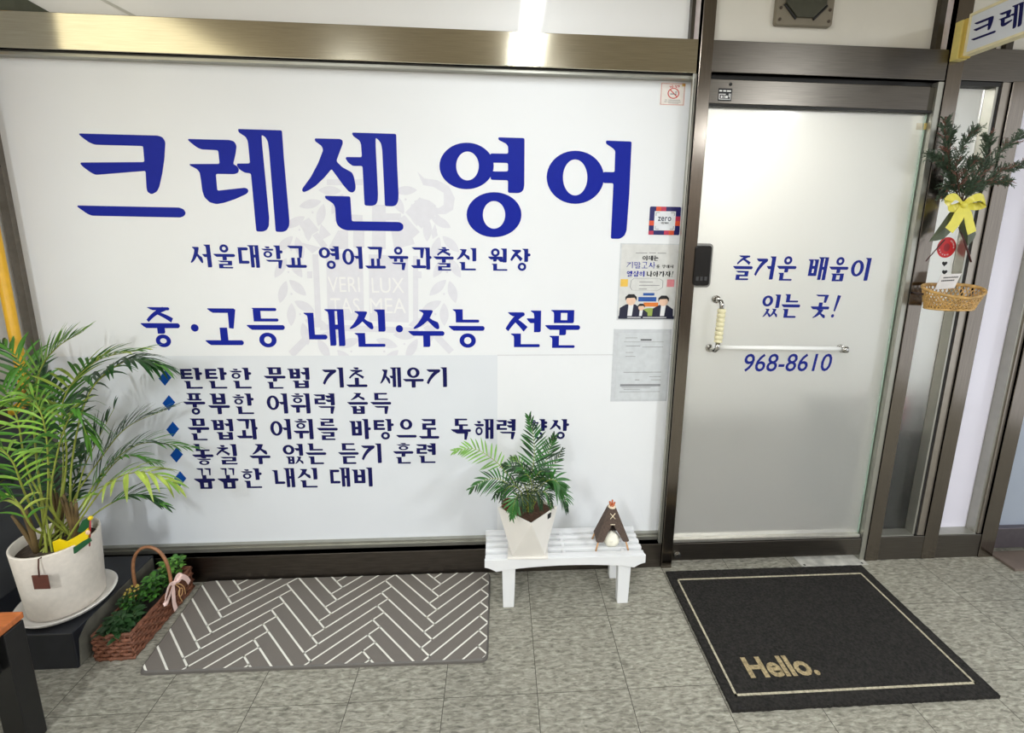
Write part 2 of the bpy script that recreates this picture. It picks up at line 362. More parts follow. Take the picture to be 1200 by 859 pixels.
def jamo(c, x0, y0, x1, y1, place):
    """polygons of one consonant in the box; place: 'L' left of an upright vowel, 'T' on top, 'B' below"""
    W_, H_ = x1-x0, y1-y0; X = lambda u: x0+u*W_; Y = lambda v: y0+v*H_
    small = H_ < 0.45
    th = min(TH, H_*0.22); tv = min(TV, W_*0.32); t = th/2; h = tv/2
    P = []
    if c == 'ㄱ':
        P += [bar(X(0), X(1), y1-t, th)]
        if place == 'L': P += [dia(X(1)-h, y1-t, X(0.05), y0, tv, tv*0.6, -W_*0.10)]
        else: P += [dia(X(1)-h, y1-t*0.3, X(0.86)-h*0.5, y0, tv*1.05, tv*0.6)]
    elif c == 'ㄲ':
        m = x0+W_*0.46; P += jamo('ㄱ', x0, y0, m, y1, place) + jamo('ㄱ', x0+W_*0.54, y0, x1, y1, place)
    elif c == 'ㄴ': P += [post(X(0.12)+h*0.4, y0, y1, tv), bar(X(0.12)-h*0.4, X(1), y0+t, th)]
    elif c == 'ㄷ': P += [bar(X(0), X(0.95), y1-t, th), post(X(0.12)+h*0.4, y0, y1-t, tv, False), bar(X(0.12)-h*0.4, X(1), y0+t, th)]
    elif c == 'ㅌ': P += jamo('ㄷ', x0, y0, x1, y1, place) + [bar(X(0.1), X(0.93), (y0+y1)/2, th)]
    elif c == 'ㄹ':
        th2 = min(th, H_*0.19); m = (y0+y1)/2
        P += [bar(X(0), X(0.95), y1-th2/2, th2), post(X(0.95)-h, m, y1, tv, False), bar(X(0.02), X(0.95), m, th2), post(X(0.12)+h*0.4, y0, m, tv, False), bar(X(0.12)-h*0.4, X(1), y0+th2/2, th2)]
    elif c == 'ㅁ': P += [post(X(0.1)+h, y0, y1, tv), bar(X(0.1), X(0.95), y1-t, th), post(X(0.95)-h, y0, y1, tv, False), bar(X(0.1), X(0.93), y0+t, th)]
    elif c == 'ㅂ': P += [post(X(0.1)+h, y0, y1, tv), post(X(0.95)-h, y0, y1, tv), bar(X(0.1), X(0.9), y0+H_*0.52, th), bar(X(0.1), X(0.9), y0+t, th)]
    elif c == 'ㅍ': P += [bar(X(0.02), X(0.98), y1-t, th), post(X(0.28), y0+t, y1-t, tv*0.85, False), post(X(0.72), y0+t, y1-t, tv*0.85, False), bar(X(0), X(1), y0+t, th)]
    elif c == 'ㅅ': P += [[(X((u-80)/360), Y((492-v)/365)) for u, v in SIOT]]
    elif c == 'ㅆ':
        P += jamo('ㅅ', x0, y0, x0+W_*0.52, y1, place) + jamo('ㅅ', x0+W_*0.46, y0, x1, y1, place)
    elif c == 'ㅄ':
        P += jamo('ㅂ', x0, y0, x0+W_*0.47, y1, place) + jamo('ㅅ', x0+W_*0.48, y0, x1, y1, place)
    elif c == 'ㅈ':
        k_ = 0.62 if H_ < 0.42 else 0.9
        P += [bar(X(0.08), X(0.90), y1-t, th), dia(X(0.70), y1-t, X(0.02), y0, tv*k_, tv*k_*0.65, -W_*0.05), dia(X(0.40), Y(0.60), X(0.95), Y(0.04), tv*k_*0.6, tv*k_*1.05, W_*0.02)]
    elif c == 'ㅊ':
        P += [bar(X(0.33), X(0.66), y1-t*0.8, th*0.9)] + jamo('ㅈ', x0, y0, x1, y1-H_*0.22, place)
    elif c == 'ㅋ': P += jamo('ㄱ', x0, y0, x1, y1, place) + [bar(X(0), X(0.85), Y(0.5), th)]
    elif c == 'ㅇ':
        r = min(W_, H_*1.15)/2; P += ring((x0+x1)/2, (y0+y1)/2, r, H_/2, TH, min(TV, r*0.62))
    elif c == 'ㅎ':
        th2 = min(th, H_*0.16)
        P += [bar(X(0.3), X(0.68), y1-th2/2, th2), bar(X(0.02), X(0.98), y1-H_*0.28, th2)]
        P += ring((x0+x1)/2, y0+H_*0.30, W_*0.36, H_*0.30, th2*1.1, min(TV, W_*0.2))
    return P
CHO = 'ㄱㄲㄴㄷㄸㄹㅁㅂㅃㅅㅆㅇㅈㅉㅊㅋㅌㅍㅎ'
JUNG = 'ㅏㅐㅑㅒㅓㅔㅕㅖㅗㅘㅙㅚㅛㅜㅝㅞㅟㅠㅡㅢㅣ'
JONG = [''] + list('ㄱㄲㄳㄴㄵㄶㄷㄹㄺㄻㄼㄽㄾㄿㅀㅁㅂㅄㅅㅆㅇㅈㅊㅋㅌㅍㅎ')
def upright(v, yb, yt):
    """upright vowels; returns polygons and the x where the vowel starts"""
    P = []; m = (yb+yt)/2+0.02; tv = TV
    if v == 'ㅏ': P = [post(0.80, yb, yt, tv), bar(0.80, 1.02, m)]; s = 0.62
    elif v == 'ㅑ': P = [post(0.80, yb, yt, tv), bar(0.80, 1.02, m+0.1), bar(0.80, 1.02, m-0.1)]; s = 0.62
    elif v == 'ㅓ': P = [post(0.90, yb, yt, tv), bar(0.60, 0.88, m)]; s = 0.62
    elif v == 'ㅕ': P = [post(0.90, yb, yt, tv), bar(0.56, 0.88, m+0.11), bar(0.56, 0.88, m-0.09)]; s = 0.60
    elif v == 'ㅣ': P = [post(0.90, yb, yt, tv)]; s = 0.70
    elif v == 'ㅐ': P = [post(0.68, yb+0.01, yt, tv*0.85), post(0.92, yb, yt, tv*0.9, False), bar(0.68, 0.92, m), [(0.6, yt), (0.965, yt), (0.965, yt-0.05), (0.7, yt-0.05)]]; s = 0.55
    elif v == 'ㅔ': P = [post(0.70, yb+0.01, yt, tv*0.85), post(0.94, yb, yt, tv*0.9, False), bar(0.48, 0.70, m), [(0.62, yt), (0.985, yt), (0.985, yt-0.05), (0.72, yt-0.05)]]; s = 0.52
    return P, s
def syllable(ch):
    """polygons of one character in the unit square, y up"""
    k = ord(ch)-0xAC00
    if ch == '·': return [[(0.25+0.10*math.cos(2*PI*i/14), 0.48+0.10*math.sin(2*PI*i/14)) for i in range(14)]], 0.5
    if ch == '!': return [dia(0.30, 1.0, 0.18, 0.28, 0.18, 0.08), [(0.14+0.08*math.cos(2*PI*i/12), 0.07+0.08*math.sin(2*PI*i/12)) for i in range(12)]], 0.5
    if k < 0 or k >= 11172: return [], 0.5
    i, v, f = CHO[k//588], JUNG[(k % 588)//28], JONG[k % 28]
    P = []
    if v in 'ㅏㅑㅓㅕㅣㅐㅔ':
        if f:
            Q, s = upright(v, 0.40, 1.0); P += Q + jamo(i, 0.02, 0.46, s-0.03, 0.95, 'L')
            P += jamo(f, 0.20, -0.02, 0.98, 0.36, 'B')
        else:
            Q, s = upright(v, 0.0, 1.0); P += Q + jamo(i, 0.02, 0.18, s-0.02, 0.90, 'L')
    elif v in 'ㅗㅛㅜㅠㅡ':
        if f:
            P += jamo(i, 0.17, 0.66, 0.85, 1.02, 'T'); yb, yt = 0.36, 0.62
            P += jamo(f, 0.18, -0.04, 0.86, 0.30 if v in 'ㅜㅠ' else 0.36, 'B')
        else:
            P += jamo(i, 0.14, 0.47, 0.86, 1.0, 'T'); yb, yt = 0.02, 0.44
        lo = yb+TH/2; hi = yt-TH/2
        if v == 'ㅡ': P += [bar(0.0, 1.0, (0.50 if f else 0.14))]
        if v == 'ㅗ': P += [bar(0.0, 1.0, lo), post(0.5, lo, yt+0.05, TV, False)]
        if v == 'ㅛ': P += [bar(0.0, 1.0, lo), post(0.36, lo, yt+0.03, TV*0.8, False), post(0.64, lo, yt+0.03, TV*0.8, False)]
        if v == 'ㅜ': P += [bar(0.0, 1.0, hi-0.02), post(0.5, yb-0.04, hi, TV, False)]
        if v == 'ㅠ': P += [bar(0.0, 1.0, hi-0.02), post(0.36, yb-0.02, hi, TV*0.8, False), post(0.66, yb-0.04, hi, TV*0.8, False)]
    else:                                        # ㅘ ㅝ ㅟ
        yb = 0.36 if f else 0.0
        P += jamo(i, 0.06, 0.62 if f else 0.52, 0.66, 1.0, 'T')
        up = {'ㅘ': 'ㅏ', 'ㅝ': 'ㅓ', 'ㅟ': 'ㅣ'}[v]
        P += [post(0.84, yb, 1.0)]
        base = 0.50 if f else 0.30
        if v == 'ㅘ': P += [bar(0.84, 1.02, 0.55), bar(0.0, 0.74, 0.12 if not f else 0.42), post(0.36, 0.12, 0.46, TV*0.9, False)]
        else: P += [bar(0.0, 0.74, base+0.06), post(0.34, base-0.26 if not f else base-0.1, base+0.06, TV*0.9, False)]
        if v == 'ㅝ': P += [bar(0.5, 0.82, base-0.05)]
        if f: P += jamo(f, 0.22, -0.02, 0.98, 0.30, 'B')
    return P, 1.0

def glyphs_to(mb, text, fn, d, mi=0, gap=0.13, space=0.47):
    """lay out text along x from 0..1 (fn maps (u, v, h) -> world); returns nothing. u in 0..1 of the line's length"""
    adv = []
    for ch in text:
        if ch == ' ': adv.append((None, space))
        else:
            P, a = syllable(ch); adv.append((P, a+gap if a > 0.6 else a))
    tot = sum(a for _, a in adv) - gap
    x = 0.0
    for P, a in adv:
        if P:
            for poly in P:
                mb.prism([((x+u)/tot, v) for u, v in poly], fn, d, mi)
        x += a
VIN = 0.0006
def line_on(name, text, p0, p1, height, m, parent, y, slant=0.0):
    """one line of Hangul on an upright plane: p0, p1 = left and right ends of its foot"""
    mb = MB(); d = p1-p0
    def fn(u, v, h): return V(p0.x+d.x*u+slant*v*height, y-0.0004-h, p0.z+d.z*u+v*height)
    glyphs_to(mb, text, fn, VIN)
    return mb.build(name, m, parent, fix=False)
def font_mesh(text, size, fn, bold=0.0, align='LEFT', d=VIN, mb=None, mi=0, spacing=1.0, sx=1.0):
    cu = bpy.data.curves.new('t', 'FONT'); cu.body = text; cu.size = size; cu.align_x = align; cu.offset = bold
    cu.resolution_u = 3; cu.space_character = spacing
    o = bpy.data.objects.new('t', cu); COL.objects.link(o)
    dg = bpy.context.evaluated_depsgraph_get(); me = o.evaluated_get(dg).to_mesh()
    mb = mb or MB()
    mb.add([fn(v.co.x*sx, v.co.y, d) for v in me.vertices], [tuple(p.vertices) for p in me.polygons], mi)
    o.evaluated_get(dg).to_mesh_clear(); bpy.data.objects.remove(o); bpy.data.curves.remove(cu)
    return mb
def ell(cx, cy, rx, ry, n=40, a0=0.0):
    return [(cx+rx*math.cos(2*PI*i/n+a0), cy+ry*math.sin(2*PI*i/n+a0)) for i in range(n)]
def smooth(poly, cut=9.0):
    out = []; n = len(poly)
    for i in range(n):
        a, p, b = Vector(poly[i-1]), Vector(poly[i]), Vector(poly[(i+1) % n])
        c = min(cut, (a-p).length*0.4, (b-p).length*0.4)
        s0 = p+(a-p).normalized()*c; s1 = p+(b-p).normalized()*c
        for t_ in (0, 0.33, 0.67, 1): out.append(tuple(s0*(1-t_)**2+p*2*t_*(1-t_)+s1*t_**2))
    return out

# the five large title characters, outlines as drawn on the film (859-unit squares, 150 px wide, px offset)
S = 150/859
TITLE = [
 ((80,140), [[(76,94),(600,108),(632,118),(652,150),(646,260),(632,360),(612,450),(596,484),(560,503),(532,486),(526,460),(520,345),(300,363),(184,372),(150,355),(100,318),(82,298),(86,289),(512,286),(503,182),(490,178),(180,170),(140,154),(94,120),(74,102)],
             [(64,577),(745,591),(775,602),(790,628),(778,648),(755,658),(160,646),(130,634),(84,602),(62,586)]]),
 ((210,140), [[(62,131),(340,138),(370,148),(386,178),(378,235),(362,300),(388,312),(402,335),(396,358),(370,367),(246,365),(256,478),(440,458),(458,464),(466,482),(452,500),(380,533),(300,560),(250,568),(205,556),(170,522),(156,480),(146,400),(138,355),(120,333),(74,310),(70,299),(272,298),(262,207),(150,201),(120,188),(76,154),(60,138)],
              [(398,64),(690,73),(702,250),(740,680),(738,715),(722,745),(695,755),(648,753),(640,650),(604,210),(596,150),(580,120),(553,102),(556,160),(604,660),(602,715),(588,742),(560,753),(518,751),(482,362),(440,357),(405,335),(388,310),(390,296),(476,295),(462,150),(448,118),(402,88),(395,72)]]),
 ((340,140), [[(168,127),(335,131),(352,140),(354,160),(310,280),(350,320),(416,356),(430,390),(440,450),(436,478),(418,492),(394,484),(360,445),(278,332),(230,390),(170,447),(120,478),(92,488),(80,478),(84,462),(140,385),(190,290),(222,205),(212,178),(170,148),(165,136)],
              [(420,88),(712,97),(718,300),(728,500),(726,545),(712,575),(690,583),(636,581),(632,480),(618,200),(610,160),(594,138),(574,122),(574,170),(590,500),(588,545),(576,572),(548,580),(500,577),(486,312),(420,312),(390,290),(372,262),(378,252),(482,253),(476,165),(466,142),(424,112),(416,96)],
              [(236,512),(404,516),(414,683),(735,688),(760,705),(760,735),(738,750),(380,744),(345,733),(318,710),(308,680),(302,590),(290,565),(240,532),(234,520)]]),
 ((500,140), [[(484,120),(657,125),(655,440),(650,470),(636,488),(615,494),(545,492),(546,408),(430,405),(426,345),(456,349),(546,349),(546,292),(458,290),(430,290),(426,228),(547,230),(546,180),(532,162),(484,138),(480,128)]]),
 ((620,140), [[(520,142),(688,148),(672,500),(654,745),(640,780),(608,801),(548,800),(566,428),(496,426),(496,352),(574,354),(578,212),(566,196),(518,164),(515,150)]]),
]
RINGS = [((500,140), (268,312,182,156), (274,312,76,97)), ((500,140), (452,639,184,151), (452,640,75,93)), ((620,140), (310,388,192,178), (309,389,82,121))]
def title_to(mb, fn, d, which=range(5)):
    for k in which:
        (ox, oy), polys = TITLE[k]
        for p in polys: mb.prism([(ox+x*S, oy+y*S) for x, y in smooth(p, 12.0)], fn, d)
        for (rox, roy), (cx, cy, rx, ry), (ix, iy, jx, jy) in RINGS:
            if (rox, roy) != (ox, oy): continue
            n = 44; O = ell(rox+cx*S, roy+cy*S, rx*S, ry*S, n); I = ell(rox+ix*S, roy+iy*S, jx*S, jy*S, n)
            for i in range(n):
                j = (i+1) % n; mb.prism([O[i], O[j], I[j], I[i]], fn, d)

# ------------------------------------------------------------------ the big white pane and its lettering
q = MB(); q.box((-1.766, GY, 0.118), (0.745, GY+0.010, 2.058))
win1 = structure(q.build('window_1', PANEL))
# bluish-white lower area of the pane, left of x = 0.10
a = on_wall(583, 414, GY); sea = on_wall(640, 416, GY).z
boxo('lower_pane_area', (-1.764, GY-0.0003, 0.147), (a.x, GY+0.001, sea), PANEL_B, win1)
boxo('film_joint', (a.x, GY-0.0006, sea-0.0012), (0.745, GY+0.001, sea+0.0012), mat('grey_joint', (200, 200, 204), 0.5), win1)
def wallfn(y):
    def fn(px, py, h):
        p = on_wall(px, py, y); return V(p.x, y-0.0003-h, p.z)
    return fn
mb = MB(); title_to(mb, wallfn(GY), VIN)
mb.build('title_lettering', INK_T, win1, fix=False)
def wl(name, text, x0, y0, x1, y1, hpx, m, parent, y, slant=0.0):
    p0, p1 = on_wall(x0, y0, y), on_wall(x1, y1, y)
    hh = on_wall((x0+x1)/2, (y0+y1)/2-hpx, y).z - on_wall((x0+x1)/2, (y0+y1)/2, y).z
    return line_on(name, text, p0, p1, hh, m, parent, y, slant)
wl('subtitle_lettering', '서울대학교 영어교육과출신 원장', 224, 313, 621, 317, 26, INK_S, win1, GY)
wl('heading_lettering', '중·고등 내신·수능 전문', 169, 405, 679, 406, 43, INK_T, win1, GY)
for t, x0, y0, x1, y1, h in (('탄탄한 문법 기초 세우기', 213, 455, 524, 453.5, 23.5), ('풍부한 어휘력 습득', 217, 485, 459, 484, 23.5), ('문법과 어휘를 바탕으로 독해력 향상', 222, 515, 666, 514, 23.5),
                             ('놓칠 수 없는 듣기 훈련', 227, 544, 511, 542, 23), ('꼼꼼한 내신 대비', 229, 572, 437, 570, 22.5)):
    wl('bullet_lettering', t, x0, y0, x1, y1, h, INK_B, win1, GY)
for px, py in ((193.5, 443), (198, 472), (202.5, 503), (207, 533), (211, 561)):
    mb = MB(); mb.prism([(px, py-9), (px-7.5, py+0.5), (px, py+9), (px+7.5, py-0.5)], wallfn(GY), VIN)
    mb.build('diamond_bullet', INK_D, win1, fix=False)

# the pale crest printed behind the lettering
def crestfn(px, py, h):
    p = on_wall(px, py, GY); return V(p.x, GY-0.00005-h, p.z)
mb = MB(); CD = 0.0001
def leaf2(cx, cy, ang, ln, wd):
    pts = []
    for i in range(13):
        t = i/12; pts.append((t*ln-ln/2, wd/2*math.sin(PI*t)**0.8))
    pts += [(x, -y) for x, y in pts[::-1][1:-1]]
    c, s = math.cos(ang), math.sin(ang)
    mb.prism([(cx+x*c-y*s, cy+x*s+y*c) for x, y in pts], crestfn, CD)
for side in (-1, 1):
    for k in range(10):
        a = math.radians(78 - k*15.5)                    # from the foot of the wreath round to the top
        cx, cy = 431+side*93*math.cos(a), 318+96*math.sin(a)
        ta = math.atan2(-96*math.cos(a), side*93*math.sin(a))   # direction of travel up the stem
        for inner in (-1, 1):
            nx, ny = side*math.cos(a), math.sin(a)
            leaf2(cx+nx*9*inner+math.cos(ta)*5, cy+ny*9*inner+math.sin(ta)*5, ta+inner*side*0.55*(-1 if True else 1), 27, 10.5)
        mb.prism(ell(cx, cy, 1.3, 1.3, 8), crestfn, CD)
def quad(*p): mb.prism(list(p), crestfn, CD)
quad((382,296),(425,298),(427,376),(384,374)); quad((432,298),(478,300),(479,378),(433,376))          # the open book's two pages
quad((366,298),(373,298),(377,382),(370,382)); quad((375,380),(490,384),(491,391),(375,387)); quad((484,300),(490,300),(490,382),(484,382))
quad((360,318),(366,318),(366,326),(360,326)); quad((487,318),(494,318),(494,326),(487,326))
quad((392,250),(425,252),(425,262),(392,260)); quad((414,268),(427,268),(427,290),(414,290)); quad((436,240),(452,240),(452,292),(436,292))
quad((396,270),(408,270),(408,292),(384,292)); quad((458,268),(478,262),(486,286),(462,292)); quad((436,250),(470,250),(470,258),(436,258))
quad((383,210),(425,210),(425,217),(383,217))
quad((492,231),(512,250),(494,268),(475,249)); quad((466,258),(474,252),(492,272),(484,279)); quad((505,272),(510,262),(513,276),(507,280))
mb.prism([(489,201),(497,209),(512,211),(526,218),(533,232),(531,246),(522,251),(513,251),(524,262),(518,264),(500,246),(494,230),(503,222),(513,221),(519,229),(519,236),(514,231),(506,229),(502,236),(508,244),(520,243),(525,235),(522,224),(512,217),(498,216),(492,210)][:9]+[(500,246),(494,231),(503,240),(514,244),(520,240),(520,226),(508,219),(496,217)], crestfn, CD)   # flame
quad((350,262),(362,255),(374,270),(360,278)); quad((376,262),(388,275),(372,284)); quad((352,284),(376,290),(366,297)); quad((338,412),(354,396),(361,402),(344,419))
quad((366,276),(372,272),(384,288),(378,292)); quad((508,396),(514,391),(532,410),(526,415)); quad((496,384),(502,380),(510,390),(505,395))
mb.build('pale_crest', CREST, win1, fix=False)
LTX = mat('white_crest_letters', (236, 236, 238), 0.4, 0, 0.01)
def wtext(name, text, px, py, hpx, m, parent, y, bold=0.0, wpx=None, dep=VIN, off=0.0005, align='LEFT', slant=0.0):
    """Latin or small text on an upright plane: (px,py) foot of the first letter, hpx cap height"""
    p = on_wall(px, py, y); hh = on_wall(px, py-hpx, y).z-p.z
    size = hh/0.70
    f = lambda x, yy, h: V(p.x+x+slant*yy, y-off-h, p.z+yy)
    mbx = font_mesh(text, size, f, bold*hh, align, dep)
    if wpx:
        xs = [v[0] for v in mbx.v]; wx = max(xs)-min(xs); tw = on_wall(px+wpx, py, y).x-p.x; x0 = min(xs)
        mbx.v = [(p.x+(v[0]-x0)*tw/wx, v[1], v[2]) for v in mbx.v]
    return mbx.build(name, m, parent, fix=False)
for t, x, y, wp in (('VERI', 385, 342, 37), ('TAS', 388, 367, 34), ('LUX', 436, 343, 38), ('MEA', 434, 367, 42)):
    wtext('crest_motto', t, x, y, 18, LTX, win1, GY, 0.0, wp, dep=0.0002, off=0.0003)

# ------------------------------------------------------------------ the door
door = structure(boxo('door_1', (0.779, DY, 0.100), (1.662, DY+0.012, 1.975), FROST))
boxo('top_rail', (0.779, DY-0.022, 1.958), (1.645, DY+0.034, 2.043), STEEL_DOOR, door, 0.002)
boxo('rail_end', (1.645, DY-0.018, 1.958), (1.676, DY+0.034, 2.043), mat('dark_bronze_rail_end', (70, 66, 56), 0.4, 0.7), door, 0.002)
boxo('top_gasket', (0.779, DY-0.020, 1.950), (1.676, DY+0.03, 1.958), RUBBER, door)
boxo('bottom_rail', (0.779, DY-0.026, 0.028), (1.665, DY+0.036, 0.113), STEEL_DOOR, door, 0.002)
boxo('bottom_bead', (0.779, DY-0.020, 0.113), (1.660, DY+0.03, 0.128), mat('bright_steel_bead', (205, 202, 194), 0.28, 0.8), door, 0.002)
boxo('edge_gasket', (1.6615, DY-0.004, 0.128), (1.6645, DY+0.014, 1.950), mat('pale_green_glass_edge', (170, 196, 180), 0.2), door)
wl('greeting_lettering', '즐거운 배움이', 857, 327, 1016, 329, 27, INK_S, door, DY, 0.06)
wl('greeting_lettering', '있는 곳!', 889, 371, 980, 372, 26, INK_S, door, DY, 0.06)
wtext('phone_number', '968-8610', 871, 435, 20.5, INK_S, door, DY, 0.01, 102, slant=0.13)
# pull handle: upright grip and a horizontal bar
hx, hz0, hz1 = 0.9, 1.022, 1.212
GRIP = mat('cream_spiral_grip', (224, 216, 178), 0.5, 0, 0.04)
q = MB(); hy = DY-0.052
q.tube([(0.884, DY, 1.216), (0.884, DY-0.012, 1.216)], 0.016, 20); q.tube([(0.876, DY, 1.010), (0.876, DY-0.012, 1.010)], 0.016, 20)
q.tube([(0.884, DY, 1.216), (0.884, DY-0.03, 1.216), (0.886, hy+0.004, 1.212), (0.889, hy, 1.200), (0.890, hy, 1.165)], 0.0095, 14)
q.tube([(0.876, DY, 1.010), (0.876, DY-0.03, 1.010), (0.880, hy+0.004, 1.012), (0.885, hy, 1.020), (0.887, hy, 1.045)], 0.0095, 14)
hd = q.build('pull_handle', CHROME, door)
q = MB(); pts = []; rr = []
n = 84
for i in range(n+1):
    t = i/n; ph = (t*7.5) % 1.0
    pts.append((0.890-0.003*t, hy, 1.184-0.136*t)); rr.append(0.0125+0.0042*math.sin(PI*ph)**0.5)
q.tube(pts, rr, 16)
q.build('grip', GRIP, hd)
q = MB(); q.tube([(0.876, DY-0.030, 1.020), (1.445, DY-0.030, 1.012)], 0.009, 16)
q.build('acrylic_bar', mat('white_acrylic', (240, 240, 238), 0.6, 0, 0.01, spec=0.2), hd)
q = MB(); q.tube([(1.447, DY, 1.010), (1.447, DY-0.014, 1.010)], 0.015, 18); q.tube([(1.430, DY-0.030, 1.010), (1.455, DY-0.034, 1.010)], 0.0145, 18); q.tube([(1.447, DY, 1.010), (1.447, DY-0.03, 1.010)], 0.008, 12)
q.build('bar_mount', CHROME, hd)
# digital lock on the meeting edge
q = MB()
def rrect(x0, z0, x1, z1, r, n=6):
    out = []
    for cx, cz, a0 in ((x1-r, z1-r, 0), (x0+r, z1-r, PI/2), (x0+r, z0+r, PI), (x1-r, z0+r, 1.5*PI)):
        out += [(cx+r*math.cos(a0+PI/2*i/n), cz+r*math.sin(a0+PI/2*i/n)) for i in range(n+1)]
    return out
q.prism(rrect(0.762, 1.268, 0.841, 1.441, 0.016), lambda x, z, h: V(x, DY-h, z), 0.034)
lock = q.build('digital_lock', mat('silver_lock_rim', (150, 150, 148), 0.3, 0.8), door)
q = MB(); q.prism(rrect(0.767, 1.276, 0.832, 1.433, 0.012), lambda x, z, h: V(x, DY-0.034-h, z), 0.012)
q.build('lock_cover', BLACK, lock, 0.003)
q = MB()
for i in range(3): q.prism([(0.776+i*0.017, 1.296), (0.787+i*0.017, 1.296), (0.787+i*0.017, 1.312), (0.776+i*0.017, 1.312)], lambda x, z, h: V(x, DY-0.0455-h, z), 0.001)
q.build('lock_print', mat('dim_grey_print', (52, 52, 53), 0.5), lock, fix=False)
# cylinder lock and screws
q = MB(); q.tube([(0.800, DY-0.026, 0.060), (0.800, DY-0.036, 0.060)], 0.016, 18); q.tube([(0.800, DY-0.036, 0.060), (0.800, DY-0.040, 0.060)], 0.011, 18)
q.build('cylinder_lock', CHROME, door)
q = MB(); q.tube([(0.858, DY-0.022, 2.026), (0.858, DY-0.0235, 2.026)], 0.006, 14)
q.build('screw_hole', RUBBER, door)
q = MB(); p0, p1 = on_wall(841, 118, DY-0.022), on_wall(858, 104, DY-0.022)
q.box((p0.x, DY-0.0232, p0.z), (p1.x, DY-0.022, p1.z), 0)
for i, (ux, uy, sx, sy) in enumerate(((.06,.74,.2,.12),(.34,.74,.22,.12),(.62,.74,.3,.12),(.05,.1,.9,.06),(.05,.5,.5,.06),(.05,.1,.06,.45),(.2,.22,.12,.2),(.4,.22,.05,.25),(.52,.22,.2,.2),(.78,.3,.05,.3),(.88,.1,.05,.5))):
    q.box((p0.x+(p1.x-p0.x)*ux, DY-0.0236, p0.z+(p1.z-p0.z)*uy), (p0.x+(p1.x-p0.x)*(ux+sx), DY-0.0230, p0.z+(p1.z-p0.z)*(uy+sy)), 1)
q.build('maker_label', [INK, mat('white_print', (225, 225, 225), 0.5)], door)

# side panes
win2 = structure(boxo('window_2', (1.752, GY, 0.1185), (1.916, GY+0.010, 2.06), FROST_B))
win3 = structure(boxo('window_3', (2.034, GY, 0.1185), (2.222, GY+0.010, 2.06), LAV))
BLUEG = mat('blue_grey_frosted_glass', (150, 158, 172), 0.3, 0, 0.05, 2, coat=0.4)
d2 = structure(boxo('door_2', (2.326, 0.03, 0.13), (3.3, 0.042, 2.3), BLUEG))
boxo('bottom_rail', (2.326, 0.004, 0.040), (3.3, 0.07, 0.143), mat('violet_grey_steel', (104, 98, 104), 0.4, 0.8), d2, 0.002)

# things standing behind the frosted glass
cab = empty('low_cabinet', (1.95, 0.42, 0), 'dark low cabinet blurred behind the narrow frosted pane right of the door', 'cabinet')
DK = mat('dark_cabinet', (18, 21, 20), 0.6)
boxo('body', (1.74, 0.16, 0.0), (2.75, 0.62, 0.55), DK, cab, 0.004); boxo('top', (1.72, 0.14, 0.55), (2.77, 0.64, 0.57), DK, cab, 0.004)
q = MB(); q.lathe([(0.0, 0), (0.050, 0.0), (0.055, 0.015), (0.058, 0.12), (0.050, 0.15), (0.0, 0.155)], (1.905, 0.25, 0.571), 24)
tag(q.build('red_canister', mat('red_plastic', (196, 40, 48), 0.4)), 'red rounded object blurred behind the frosted pane, on the dark cabinet', 'container')

# ------------------------------------------------------------------ ceiling lamps of the corridor, the two end ones added as fill
for place_, lx, ly, _ in LAMPS:
    t = empty('ceiling_lamp', (lx, ly, 2.62), 'white fluorescent ceiling lamp '+place_, 'lamp', 'corridor ceiling lamps')
    q = MB(); q.box((lx-0.07, ly-0.66, 2.575), (lx+0.07, ly+0.66, 2.62)); q.build('housing', WHITE, t, 0.004)
    q = MB(); q.tube([(lx-0.03, ly-0.62, 2.545), (lx-0.03, ly+0.62, 2.545)], 0.014, 10); q.tube([(lx+0.03, ly-0.62, 2.545), (lx+0.03, ly+0.62, 2.545)], 0.014, 10)
    q.build('tube', mat('fluorescent_tube', (255, 252, 244), 0.4, emit=8.0), t)

# ------------------------------------------------------------------ wall-mounted and taped things
# yellow gas pipe
t = empty('gas_pipe', (-1.749, -0.05, 0.8), 'yellow gas pipe running up the wall at the left edge', 'pipe')
PIPE = mat('yellow_pipe_paint', (226, 172, 30), 0.4, 0, 0.06)
q = MB(); q.tube([(-1.749, -0.05, 2.62), (-1.749, -0.05, 0.86), (-1.749, -0.06, 0.83), (-1.755, -0.09, 0.815), (-1.765, -0.16, 0.81)], 0.0165, 14); q.build('pipe', PIPE, t)
q = MB(); q.tube([(-1.749, -0.05, 0.90), (-1.749, -0.05, 0.85)], 0.023, 14); q.build('coupling', mat('brass', (172, 130, 66), 0.35, 0.8), t)
q = MB(); q.box((-1.795, -0.22, 0.77), (-1.74, -0.13, 0.86)); q.build('valve_body', mat('dark_rust_metal', (66, 48, 42), 0.7, 0.2, 0.2), t, 0.008)
q = MB(); q.box((-1.81, -0.062, 1.55), (-1.749, -0.038, 1.575)); q.build('pipe_clip', CHROME, t)

